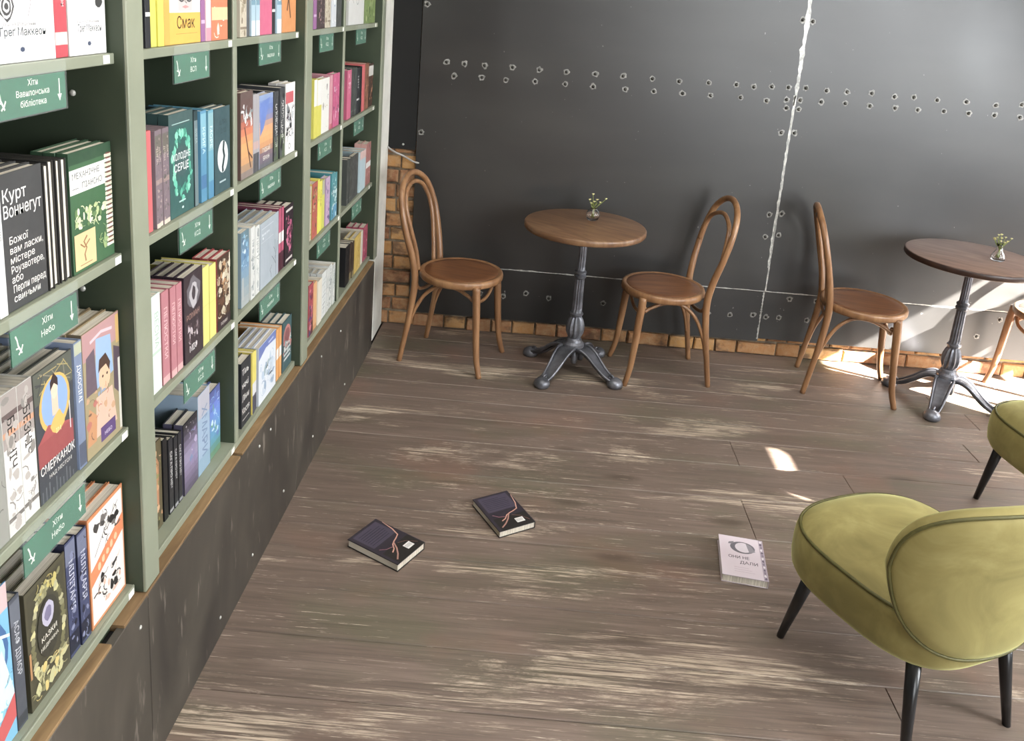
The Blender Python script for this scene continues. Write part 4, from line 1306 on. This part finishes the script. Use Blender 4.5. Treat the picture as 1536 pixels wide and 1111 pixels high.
for (bay, row, y, words) in SIGNS:
    W, H = 0.186, 0.082
    e = obj('shelf_sign', None, None, (XF + 0.0025, y, SZ[row] - 0.079))
    tag(e, 'small green hanging sign under the %s of the %s' % (ROWN[row], BAYN[bay]), 'sign', 'green signs hanging from the shelf edges')
    mb = MB(); mb.cbox((0.0036, 0, 0), (0.0048, W, H), 0.0004, axis=0); mb.cbox((-0.0002, 0, 0), (0.0006, W, H - 0.018), 0.0002, axis=0)
    mb.build('holder', M['acrylic'], e)
    mb = MB(); mb.cbox((0.0012, 0.002, 0.002), (0.0030, W - 0.002, H - 0.022), 0.0003, axis=0); mb.build('card', M['card'], e)
    f = PR(W, H, lambda x, y_, z_: (0.0030 + z_, x, y_), 2)
    hh = 0.0135 if len(words) == 3 else 0.0155
    for k, t in enumerate(words): f.text(t, W * .52, H * (.57 - k * .19) if len(words) == 3 else H * (.50 - k * .25), hh, 'e4ecdf', 'c', W * .48)
    # straight arrow on the right, bent arrow on the left
    f.rect(W * .885, H * .28, W * .9, H * .62, 'e4ecdf'); f.poly([(W * .86, H * .32), (W * .8925, H * .18), (W * .925, H * .32)], 'e4ecdf')
    f.line([(W * .07, H * .6), (W * .09, H * .5), (W * .10, H * .38), (W * .13, H * .27)], .003, 'e4ecdf')
    f.line([(W * .07, H * .34), (W * .11, H * .33), (W * .145, H * .2)], .003, 'e4ecdf'); f.line([(W * .16, H * .36), (W * .14, H * .27), (W * .10, H * .2)], .003, 'e4ecdf')
    f.mb.build('sign_print', M['print'], e)


# ---------------------------------------------------------------- books on the floor
def floor_book(A, Bp, C, Dp, T, cov, label, art, up='AD'):
    """A..D top-face corners in the room: A,D at the head of the book, B,C at its foot; spine along A-B"""
    a, b, c, d = [Vector((p[0], p[1], 0)) for p in (A, Bp, C, Dp)]
    foot, head = (b + c) / 2, (a + d) / 2
    upv = (head - foot); H = upv.length; upv.normalize()
    side = Vector((upv.y, -upv.x, 0))          # to the right when reading
    W = ((a - d).length + (b - c).length) / 2
    right_spine = ((a + b) / 2 - (c + d) / 2).dot(side) > 0
    ctr = (a + b + c + d) / 4
    ang = math.atan2(upv.y, upv.x) - math.pi / 2
    e = obj('book', None, None, (ctr.x, ctr.y, 0.0006), ang)
    tag(e, label, 'book')
    bb = 0.0022
    x0, x1 = -W / 2, W / 2
    cc = lin(cov)
    mb = MB()
    mb.cbox((x0, -H / 2, T - bb), (x1, H / 2, T), 0.0006, cc)
    mb.cbox((x0, -H / 2, 0), (x1, H / 2, bb), -0.0006, cc)
    if right_spine: mb.cbox((x1 - bb, -H / 2, bb * .6), (x1, H / 2, T - bb * .6), 0.0005, cc, axis=0)
    else: mb.cbox((x0, -H / 2, bb * .6), (x0 + bb, H / 2, T - bb * .6), -0.0005, cc, axis=0)
    mb.build('cover', M['cover'], e)
    mb = MB(); q0, q1 = (x0 + 0.003, x1 - bb) if right_spine else (x0 + bb, x1 - 0.003)
    mb.box((q0, -H / 2 + 0.003, bb), (q1, H / 2 - 0.003, T - bb)); mb.build('page_block', M['pages'], e)
    f = PR(W, H, lambda x, y, z: (x - W / 2, y - H / 2, T + z), 5)
    art(f); f.mb.build('cover_print', M['print'], e)
    return e


def art_back(f):
    W, H = f.W, f.H
    f.bg('37303a')
    f.rect(W * .10, H * .52, W * .90, H * .95, '4f4759')
    for k in range(7): f.rect(W * .17, H * (.58 + .048 * k), W * f.r.uniform(.62, .84), H * (.592 + .048 * k), '2f2a38')
    f.rect(W * .08, 0, W * .97, H * .34, '2c2826')
    f.line([(W * 1.0, H * .86), (W * .93, H * .62), (W * .84, H * .46), (W * .70, H * .42), (W * .60, H * .40), (W * .48, H * .36), (W * .38, H * .28), (W * .26, H * .24)], .0042, 'd59a83')
    f.line([(W * .55, H * .38), (W * .44, H * .26), (W * .30, H * .16), (W * .14, H * .08)], .0048, 'b88474')
    f.line([(W * .14, H * .44), (W * .26, H * .36), (W * .44, H * .32)], .002, 'b0707c')
    f.line([(W * .60, H * .33), (W * .78, H * .26), (W * .92, H * .10)], .0018, '8a5c50')
    f.rect(W * .58, H * .10, W * .80, H * .22, 'f2eeea')
    for k in range(9): f.rect(W * (.60 + .02 * k), H * .13, W * (.607 + .02 * k), H * .20, '8c8884')


def art_pink(f):
    W, H = f.W, f.H
    f.bg('e6d6df')
    f.rect(W * .90, H * .0, W * .995, H * 1.0, 'b9a8b6')
    for k in range(14): f.ell(W * .945, H * (.04 + .07 * k), .004, .006, ('6f6074', 'efe6ec', '8d7f90')[k % 3], 7, .35)
    f.ell(W * .52, H * .73, W * .28, H * .15, '77717a', 22); f.ell(W * .54, H * .735, W * .19, H * .125, 'e2d6df', 18)
    f.poly([(W * .6, H * .86), (W * .72, H * .8), (W * .8, H * .66), (W * .66, H * .62)], '9a949c'); f.poly([(W * .22, H * .84), (W * .34, H * .87), (W * .3, H * .8), (W * .2, H * .79)], '8b858d')
    f.text('ОНИ НЕ', W * .18, H * .44, .020, '4a444e', 'l', W * .46)
    f.text('ДАЛИ', W * .42, H * .32, .020, '4a444e', 'l', W * .44)
    for k in range(3): f.rect(W * .28, H * (.22 - .05 * k), W * (.6 + .06 * k), H * (.226 - .05 * k), 'c4aebb')


floor_book((-.440, 2.433), (-.260, 2.345), (-.324, 2.212), (-.506, 2.324), 0.027, '2c2826', 'dark book lying back cover up on the floor, nearest the bookcase', art_back)
floor_book((-.014, 2.669), (.100, 2.511), (-.023, 2.420), (-.123, 2.603), 0.025, '2c2826', 'dark book lying on the floor between the two others, farther from the camera', art_back)
floor_book((.875, 2.505), (.846, 2.303), (.700, 2.302), (.729, 2.517), 0.027, 'd6c6cf', 'pale pink book with a ring drawing lying on the floor near the green chair', art_pink)


# ================================================================ BENTWOOD CHAIRS
def chair_meshes():
    out = []
    mb = MB(); mb.smooth = True
    R = 0.203
    prof = [(0.001, 0.424), (R - 0.02, 0.424), (R - 0.006, 0.426), (R, 0.433), (R + 0.001, 0.450), (R - 0.003, 0.4595), (R - 0.010, 0.4615), (R - 0.018, 0.460), (R - 0.022, 0.4588), (0.001, 0.4585)]
    mb.lathe(prof, 40); out.append(('seat', mb.mesh('seat', M['bent'])))
    mb = MB(); mb.smooth = True
    mb.lathe([(R - 0.024, 0.4586), (R - 0.026, 0.4598), (R - 0.06, 0.4594), (0.001, 0.4592)], 36); out.append(('seat_panel', mb.mesh('seat_panel', M['seat'])))
    # front legs
    for s in (-1, 1):
        pts, rr = crom([(s * .146, .134, .440), (s * .150, .143, .33), (s * .155, .152, .20), (s * .161, .165, .08), (s * .170, .186, .0)], 5, [.0195, .0190, .0170, .0145, .0130])
        mb = MB(); mb.smooth = True; mb.tube(pts, rr, 10); out.append(('leg', mb.mesh('leg', M['bent'])))
    # rear legs and outer hoop in one bent piece
    h = [(.160, -.235, 0), (.156, -.215, .12), (.150, -.190, .28), (.146, -.178, .42), (.158, -.190, .53), (.178, -.215, .64), (.180, -.240, .74), (.150, -.265, .83), (.085, -.282, .885)]
    top = (0, -.288, .905)
    hr = [.0128, .0138, .0160, .0178, .0168, .0158, .0150, .0148, .0148]
    path = h + [top] + [(-p[0], p[1], p[2]) for p in reversed(h)]
    rr = hr + [.0148] + hr[::-1]
    pts, rr = crom(path, 5, rr)
    mb = MB(); mb.smooth = True; mb.tube(pts, rr, 10); out.append(('back_frame', mb.mesh('back_frame', M['bent'])))
    h = [(.088, -.186, .452), (.104, -.200, .56), (.128, -.222, .67), (.132, -.246, .76), (.090, -.268, .835)]
    path = h + [(0, -.276, .862)] + [(-p[0], p[1], p[2]) for p in reversed(h)]
    mb = MB(); mb.smooth = True; mb.tube(crom(path, 5), .0108, 9); out.append(('inner_hoop', mb.mesh('inner_hoop', M['bent'])))
    h = [(.172, -.214, .655), (.158, -.228, .735), (.112, -.246, .80)]
    path = h + [(0, -.257, .832)] + [(-p[0], p[1], p[2]) for p in reversed(h)]
    mb = MB(); mb.smooth = True; mb.tube(crom(path, 6), .0105, 9); out.append(('short_hoop', mb.mesh('inner_hoop', M['bent'])))
    # bent braces
    for s in (-1, 1):
        p = [(s * .150, -.203, .16), (s * .147, -.180, .25), (s * .140, -.130, .35), (s * .128, -.06, .405), (s * .125, .02, .408), (s * .128, .085, .385), (s * .134, .118, .365)]
        mb = MB(); mb.smooth = True; mb.tube(crom(p, 5), .0090, 8); out.append(('brace', mb.mesh('brace', M['bent'])))
    for yy, dip in ((.118, .052), (-.175, .045)):
        p = [(-.134, yy, .40), (-.10, yy + .004, .40 - dip * .75), (0, yy + .01, .40 - dip), (.10, yy + .004, .40 - dip * .75), (.134, yy, .40)]
        if yy > 0: p = [(q[0], q[1], q[2] - .012) for q in p]
        mb = MB(); mb.smooth = True; mb.tube(crom(p, 5), .0090, 8); out.append(('brace', mb.mesh('brace', M['bent'])))
    return out


CM = chair_meshes()


def bent_chair(x, y, rz, label, short=False):
    e = obj('bentwood_chair', None, None, (x, y, 0), rz)
    tag(e, label, 'chair', 'bentwood chairs at the round tables')
    for nm, me in CM:
        if nm == ('inner_hoop' if short else 'short_hoop'): continue
        obj('inner_hoop' if nm == 'short_hoop' else nm, me, e)


def face(dx, dy): return math.atan2(dy, dx) - math.pi / 2


bent_chair(-.322, 3.826, face(.338, -.096), 'bentwood chair left of the first round table, nearest the bookcase')
bent_chair(.665, 3.866, face(-.355, -.05), 'bentwood chair right of the first round table, short arch inside its back hoop', True)
bent_chair(1.650, 3.872, face(.34, -.10) + math.radians(5), 'bentwood chair seen side on, left of the second round table')
bent_chair(2.640, 3.93, face(-.34, -.03), 'bentwood chair cut off by the right edge, right of the second table')


# ================================================================ CAFE TABLES
def cafe_table(x, y, rz, R, label, mt='top', me_='topedge'):
    e = obj('cafe_table', None, None, (x, y, 0), rz)
    tag(e, label, 'table', 'round cafe tables along the steel wall')
    mb = MB(); mb.smooth = True
    mb.lathe([(0.001, .7205), (R - .012, .7205), (R - .004, .723), (R, .728), (R, .746), (R - .003, .7505), (R - .008, .7522), (0.001, .7522)], 64)
    o = mb.build('tabletop', [M[mt], M[me_]], e)
    for p in o.data.polygons:
        if abs(p.normal.z) < .9 and p.center.z < .751: p.material_index = 1
    mb = MB(); mb.lathe([(.001, .712), (.085, .712), (.095, .7145), (.095, .7203), (.001, .7203)], 24); mb.build('mounting_plate', M['iron'], e)
    mb = MB(); mb.smooth = False
    F = .16
    mb.lathe([(.001, .075), (.030, .078), (.034, .10), (.046, .112), (.052, .135), (.050, .150), (.040, .160), (.036, .172), (.030, .178),
              (.034, .186), (.043, .205, F), (.046, .225, F), (.043, .250, F), (.036, .272, F), (.029, .285, F), (.027, .292), (.032, .298), (.033, .304), (.026, .31),
              (.0245, .33, F), (.0235, .40, F), (.0220, .478, F), (.022, .482), (.029, .488), (.030, .497), (.024, .503), (.029, .509), (.029, .516), (.021, .524),
              (.0195, .54, F * .8), (.0180, .66, F * .8), (.0180, .70, F * .8), (.026, .704), (.028, .716), (.001, .7165)], 24)
    o = mb.build('column', M['iron'], e)
    for k in range(4):
        a = k * math.pi / 2
        ca, sa = math.cos(a), math.sin(a)
        T = lambda r, t, z: (r * ca - t * sa, r * sa + t * ca, z)
        mb = MB(); mb.smooth = True
        # arched arm: a web between two raised ribs
        arc = [(.018, .128), (.060, .140), (.105, .122), (.150, .084), (.195, .050), (.236, .032)]
        wid = [.032, .040, .037, .031, .025, .020]
        c = crom([Vector((r, 0, z)) for r, z in arc], 4); wd = [w for w in crom([Vector((w, 0, 0)) for w in wid], 4)]
        rings = []
        for p, w in zip(c, wd):
            w = w.x; t = .015
            rings.append([T(p.x, -w, p.z - t), T(p.x, w, p.z - t), T(p.x, w, p.z - .002), T(p.x, w * .55, p.z - .0035), T(p.x, -w * .55, p.z - .0035), T(p.x, -w, p.z - .002)])
        mb.loft(rings)
        for sgn in (-1, 1):
            mb.tube([Vector(T(p.x, sgn * w.x, p.z)) for p, w in zip(c, wd)], .0062, 7)
        mb.tube([Vector(T(p.x, 0, p.z - .008 - .016 * math.sin(math.pi * i / (len(c) - 1)))) for i, p in enumerate(c)], .008, 7)
        # scroll and claw
        mb.tube([Vector(T(.226 + .014 * math.cos(q) * (1 - q / 9), 0, .042 + .014 * math.sin(q) * (1 - q / 9))) for q in [j * .5 for j in range(12)]], .0055, 6)
        mb.build('arm', M['iron'], e)
        mb = MB(); mb.smooth = True
        mb.lathe([(.001, 0), (.028, 0), (.037, .006), (.039, .018), (.034, .032), (.022, .043), (.001, .048)], 18, T(.250, 0, 0))
        mb.build('foot', M['iron'], e)
    mb = MB(); mb.smooth = True
    for k in range(4):
        a = k * math.pi / 2 + math.pi / 4
        mb.lathe([(.001, .055), (.012, .060), (.016, .075), (.014, .10), (.009, .118), (.001, .122)], 10, (.040 * math.cos(a), .040 * math.sin(a), 0))
    mb.build('hub_ornament', M['iron'], e)
    return e


cafe_table(.252, 3.790, math.radians(-35), .289, 'round cafe table between two bentwood chairs, brown oak top on iron pedestal', 'top', 'top')
cafe_table(2.088, 3.800, math.radians(-35), .30, 'second round cafe table near the right edge, on sunlit iron pedestal', 'top2', 'topedge')


def vase(x, y, label, seed, kind):
    e = obj('bud_vase', None, None, (x, y, .7526))
    tag(e, label, 'vase', 'small glass vases on the round tables')
    mb = MB(); mb.smooth = True
    if kind == 0: prof = [(.001, 0), (.018, 0), (.028, .008), (.033, .022), (.032, .036), (.024, .050), (.015, .057), (.013, .063), (.0115, .063), (.013, .056), (.022, .049), (.030, .036), (.031, .022), (.026, .010), (.001, .005)]
    else: prof = [(.001, 0), (.024, 0), (.030, .006), (.031, .018), (.024, .034), (.014, .050), (.012, .068), (.017, .080), (.0155, .080), (.0105, .068), (.012, .050), (.022, .034), (.029, .018), (.028, .008), (.001, .005)]
    mb.lathe(prof, 24); mb.build('glass_body', M['glass'], e)
    r = random.Random(seed)
    sp = MB(); sp.smooth = True
    fl = tag(obj('sprig', None, None, (x, y, .7526)), 'yellow green flower sprigs in the vase on the ' + ('first' if kind == 0 else 'second') + ' round table', 'flowers', 'flower sprigs in the vases')
    if kind == 0:
        tips = [(-.008, .01, .125), (.055, 0, .110), (.012, -.01, .105), (-.022, .01, .098), (.03, .012, .088), (.0, .0, .092), (-.015, -.008, .085)]
    else:
        tips = [(r.uniform(-.034, .034), r.uniform(-.03, .03), r.uniform(.09, .125)) for _ in range(12)]
    for t in tips:
        p = crom([(r.uniform(-.01, .01), r.uniform(-.01, .01), .012), (t[0] * .1, t[1] * .1, .055), (t[0] * .6, t[1] * .6, t[2] * .78), t], 4)
        m_ = MB(); m_.smooth = True; m_.tube(p, .0013, 5); m_.build('stem', M['stem'], fl)
        m_ = MB(); m_.smooth = False
        for q in range(5):
            a = q * 1.257 + r.random(); L = r.uniform(.006, .010)
            c = Vector(t); d = Vector((math.cos(a), math.sin(a), .35)) * L; s_ = Vector((-math.sin(a), math.cos(a), 0)) * L * .5
            m_.add([tuple(c), tuple(c + d * .5 + s_ + Vector((0, 0, .002))), tuple(c + d), tuple(c + d * .5 - s_ - Vector((0, 0, .001)))], [(0, 1, 2, 3)])
        m_.lathe([(.001, -.003), (.0032, 0), (.0028, .003), (.001, .0045)], 6, t)
        m_.build('blossom', M['petal'], fl)
    for q in range(5 if kind == 0 else 3):
        a = r.uniform(0, 6.28); m_ = MB()
        c = Vector((0, 0, .068)); d = Vector((math.cos(a) * .022, math.sin(a) * .022, .02)); s_ = Vector((-math.sin(a), math.cos(a), 0)) * .006
        m_.add([tuple(c), tuple(c + d * .5 + s_), tuple(c + d), tuple(c + d * .5 - s_ + Vector((0, 0, .001)))], [(0, 1, 2, 3)])
        m_.build('leaf', M['stem'], fl)


vase(.288, 3.868, 'round little glass vase with sprigs on the first round table', 5, 0)
vase(2.178, 3.760, 'flared little glass vase with a flower bunch on the second round table', 8, 1)


# ================================================================ GREEN VELVET CHAIRS
def velvet_chair(x, y, rz, label):
    """front faces +y; origin under the middle of the seat"""
    e = obj('velvet_chair', None, None, (x, y, 0), rz)
    tag(e, label, 'chair', 'olive velvet slipper chairs')
    N = 72

    def outline(k, inset):
        a = 2 * math.pi * k / N
        ca, sa = math.cos(a), math.sin(a)
        p = 3.1
        q = (abs(ca) ** p + abs(sa) ** p) ** (-1 / p)
        X, Y = q * ca, q * sa
        hw = .272 - .052 * (0.5 - 0.5 * Y)           # narrower towards the back
        hd = .255
        return Vector((X * (hw - inset), Y * (hd - inset) + .030 * (1 - X * X) * (1 if Y > 0 else 0), 0))

    prof = [(.10, .262), (.035, .262), (.014, .270), (.004, .288), (0, .320), (0, .355), (.003, .385), (.010, .398), (.016, .402), (.030, .410), (.060, .419), (.11, .426), (.17, .430), (.23, .431)]
    mb = MB(); mb.smooth = True
    rings = []
    for ins, z in prof:
        rings.append([tuple(outline(k, ins) + Vector((0, 0, z + (.006 * math.sin(outline(k, ins).y * 9) if z > .405 else 0)))) for k in range(N)])
    mb.loft(rings, True)
    mb.build('seat', M['velvet'], e)
    mb = MB(); mb.smooth = True
    mb.tube([outline(k, .010) + Vector((0, 0, .4005)) for k in range(N)], .0045, 6, closed=True)
    mb.build('seat_piping', M['piping'], e)
    # wrapped backrest
    S, Zc = .335, .568
    hb = .198

    def bout(k, sc):
        a = 2 * math.pi * k / N
        ca, sa = math.cos(a), math.sin(a)
        p = 2.9
        q = (abs(ca) ** p + abs(sa) ** p) ** (-1 / p)
        X, Z = q * ca * sc, q * sa * sc
        hw = S * (1 + .02 * Z - .22 * max(0, -Z))
        return X * hw, Z * (hb if Z > 0 else hb * 1.28)

    def place(s, t, off):
        Rr = .42
        a = s / Rr
        zz = Zc + t
        yb = -.262 - .16 * (zz - .38)
        r2 = Rr + off
        return Vector((r2 * math.sin(a), yb + Rr - r2 * math.cos(a), zz))

    mb = MB(); mb.smooth = True
    th = .034
    rings = []
    seq = [(.05, 1), (.4, 1), (.7, .97), (.86, .90), (.94, .74), (.985, .45), (1.0, 0), (.985, -.45), (.94, -.74), (.86, -.90), (.7, -.97), (.4, -1), (.05, -1)]
    for sc, o_ in seq:
        rings.append([tuple(place(*bout(k, sc), o_ * th)) for k in range(N)])
    mb.loft(rings, True)
    mb.build('backrest', M['velvet'], e)
    mb = MB(); mb.smooth = True
    mb.tube([place(*bout(k, .975), .62 * th) for k in range(N)], .0042, 6, closed=True)
    mb.build('back_piping', M['piping'], e)
    for (lx, ly, fx, fy) in ((-.200, .140, -.185, .225), (.200, .140, .185, .225), (-.155, -.185, -.165, -.225), (.155, -.185, .205, -.215)):
        mb = MB(); mb.smooth = True
        pts = [Vector((lx, ly, .268)), Vector((lx * .5 + fx * .5, ly * .5 + fy * .5, .134)), Vector((fx, fy, .0))]
        mb.tube(pts, [.0185, .0150, .0105], 14)
        mb.build('leg', M['blackleg'], e)
    return e


velvet_chair(1.088, 1.955, math.radians(23), 'olive green velvet chair in the right foreground, back to the camera')
velvet_chair(2.03, 2.73, math.radians(4), 'olive green velvet chair cut off by the right edge, further back')
